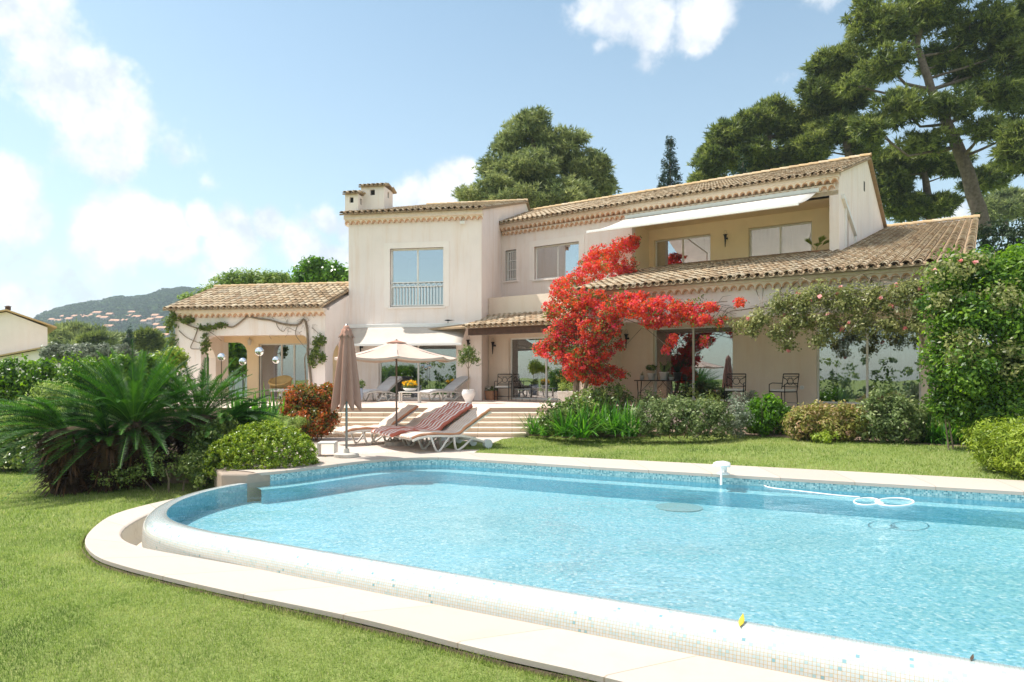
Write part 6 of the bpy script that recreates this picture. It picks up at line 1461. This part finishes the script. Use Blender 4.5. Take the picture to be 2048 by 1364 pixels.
for i, (u, v) in enumerate(spots):
    best = min((abs((VH - (CAMZ - CAMZ + 0)) - 0) * 0 + abs((VH - (hz_(u, f / 40).z - CAMZ) / hz_(u, f / 40).y * FP) - v), f / 40) for f in range(2, 41)); p = hz_(u, best[1]); w_, d_, h_ = rg.uniform(1.8, 3.6), rg.uniform(5, 8), rg.uniform(1.8, 3.2)
    t = thing('hillside_house', 'distant pale hillside villa at about %s of the built up slope, %s' % (['the upper part', 'the middle', 'the foot'][0 if v < 645 else 1 if v < 660 else 2], 'number'), 'house', p, 0, 'villas on the distant hillside')
    t['label'] = 'tiny pale villa among trees on the distant hillside'
    z = p.z + 1.5; MB().box(p.x - w_, p.x + w_, p.y - 12, p.y - 12 + d_, z - 3, z + h_).build('wall', 'stone_wall' if 'stone_wall' in MATS else (plain('stone_wall', (.50, .43, .38), .9, .1, .2, 0) and 'stone_wall'), t)
    MB().mesh([(p.x - w_ - .5, p.y - 12.5, z + h_), (p.x + w_ + .5, p.y - 12.5, z + h_), (p.x + w_ + .5, p.y - 11.5 + d_, z + h_), (p.x - w_ - .5, p.y - 11.5 + d_, z + h_), (p.x - w_ - .5, p.y - 12 + d_ / 2, z + h_ + 1.8), (p.x + w_ + .5, p.y - 12 + d_ / 2, z + h_ + 1.8)], [(0, 1, 5, 4), (2, 3, 4, 5), (1, 2, 5), (3, 0, 4), (3, 2, 1, 0)]).build('roof', 'terracotta', t)
    for k in range(2): x = p.x + (k - .5) * w_ * .9; MB().box(x - .7, x + .7, p.y - 12.1, p.y - 12.01, z + h_ * .3, z + h_ * .7).build('window', 'room_dark', t)
hm = bpy.data.materials.new('haze'); hm.use_nodes = True; nt = hm.node_tree; nt.nodes.remove(nt.nodes['Principled BSDF'])
pv = nt.nodes.new('ShaderNodeVolumePrincipled'); pv.inputs['Density'].default_value = .00042; pv.inputs['Color'].default_value = (.72, .84, .95, 1); pv.inputs['Anisotropy'].default_value = .2
nt.links.new(pv.outputs[0], nt.nodes['Material Output'].inputs['Volume']); MATS['haze'] = hm
if HAZE:
    hb = MB().box(-950, 520, -50, 1260, -40, 135).build('haze', 'haze', None); tag(hb, 'pale blue summer haze over the whole garden and hill', 'haze', kind='stuff')

shrub('long dark hedge far behind the photographer', [((x, -12, 1.0), (2.2, 1.0, 2.2)) for x in range(-22, 30, 3)], 9000, .3, 'shrub_leaf', 140, .6, 'tall_hedge', cat='hedge', cr=.5, floor=-.4, stems=0)
# trees behind the photographer (seen mirrored in the window panes)
for i, (x, y, h, mt) in enumerate([(-14, -14, 8, 'pine_needle'), (6, -20, 9, 'aleppo_needle'), (16, -9, 6, 'pine_needle')]):
    pine(['tall pine behind the photographer, left', 'grey green pine behind the photographer, centre', 'shorter pine behind the photographer, right'][i], (x, y, -.4), [(x, y, h * .5), (x + .5, y, h * .85)], [((x + dx, y + dy, h + dz), (1.8, 1.8, 1.1)) for dx, dy, dz in [(0, 0, 0), (2, 0, -.8), (-2, .5, -1), (1, 1, 1), (-1, -1, .6), (.5, 1.5, -1.8)]], .25, 2600, .5, 130 + i, mat=mt, group='pines behind the photographer')

# ------------------------------------------------------------------ grass
def vin(poly, X, Yv):
    c = np.zeros(len(X), bool); n = len(poly); j = n - 1
    for i in range(n):
        yi, yj = poly[i][1], poly[j][1]
        k = ((yi > Yv) != (yj > Yv)) & (X < (poly[j][0] - poly[i][0]) * (Yv - yi) / (yj - yi + 1e-12) + poly[i][0]); c ^= k; j = i
    return c
pl = [(p.x, p.y) for p in offs(OUTER, -.02)] + [(p.x, p.y) for p in FAROUT] + [(12, 3)]
dkp = P2
def blades(name, x0, x1, y0_, y1, dens, hgt, wid, seed, test=None):
    rng = np.random.default_rng(seed); N = int((x1 - x0) * (y1 - y0_) * dens); X = rng.uniform(x0, x1, N); Yv = rng.uniform(y0_, y1, N)
    k = ~vin(pl, X, Yv) & ~vin(dkp, X, Yv) & ~vin([b for b in bp_], X, Yv) & (np.abs(X) < .80 * Yv + .6)
    if test is not None: k &= test(X, Yv)
    X, Yv = X[k], Yv[k]; M = len(X); gx = np.array([gh(a, b) for a, b in zip(X, Yv)])
    az = rng.random(M) * 6.283; ln = rng.uniform(.15, .95, M); H = hgt * rng.uniform(.4, 1.4, M); w_ = wid * rng.uniform(.6, 1.3, M)
    B = np.stack([X, Yv, gx - .004], 1); S = np.stack([-np.sin(az), np.cos(az), 0 * az], 1) * w_[:, None] * .5
    tip = B + np.stack([np.cos(az) * H * ln, np.sin(az) * H * ln, H], 1)
    pt_ = np.array([.95 * mnoise.noise(Vector((a * .9, b * .9, 3))) + .55 * mnoise.noise(Vector((a * 3.7, b * 3.7, 8))) + .4 * mnoise.noise(Vector((a * 11, b * 11, 1))) for a, b in zip(X, Yv)]); r_ = .48 + .5 * pt_ + .35 * (rng.random(M) - .5); r_ = np.where(rng.random(M) < .05, 1.0, r_)
    return np.stack([B - S, B + S, tip], 1), r_
OE = [p for p in resample(OUTER, 900) if p.y > 2.8]
rng = np.random.default_rng(77); I_ = rng.integers(1, len(OE), 15000); X_ = []
for i in I_:
    a, b = OE[i - 1], OE[i]; t_ = (b - a).normalized(); q = a.lerp(b, rng.random()) - Vector((-t_.y, t_.x, 0)) * -(-.012 + .10 * rng.random() ** 1.6) * 1; X_.append((q.x, q.y))
X_ = np.array(X_); M = len(X_); az = rng.random(M) * 6.283; pn_ = np.array([mnoise.noise(Vector((a * 2.2, b * 2.2, 5))) for a, b in X_]); H = (.035 + .05 * np.clip(pn_ + .2, 0, 1)) * rng.uniform(.5, 1.3, M)
B_ = np.stack([X_[:, 0], X_[:, 1], np.full(M, LZ - .005)], 1); S_ = np.stack([-np.sin(az), np.cos(az), 0 * az], 1) * .003
edge_v = np.stack([B_ - S_, B_ + S_, B_ + np.stack([np.cos(az) * H * .5, np.sin(az) * H * .5, H], 1)], 1); edge_r = rng.random(M)
parts = [(edge_v, edge_r), blades('g', -7, 3, 3.0, 6.5, 8500, .032, .0048, 1), blades('g', -9, 1, 6.5, 9.0, 3800, .036, .007, 2), blades('g', -13, -2, 9.0, 14.5, 1500, .042, .011, 3), blades('g', -.8, 12, 10.2, 18.5, 1100, .042, .013, 4)]
tag(npmesh('grass', np.concatenate([a for a, _ in parts]), 3, np.concatenate([b for _, b in parts]), 'grass_blade'), 'mown green lawn grass around the pool', 'grass', kind='stuff')
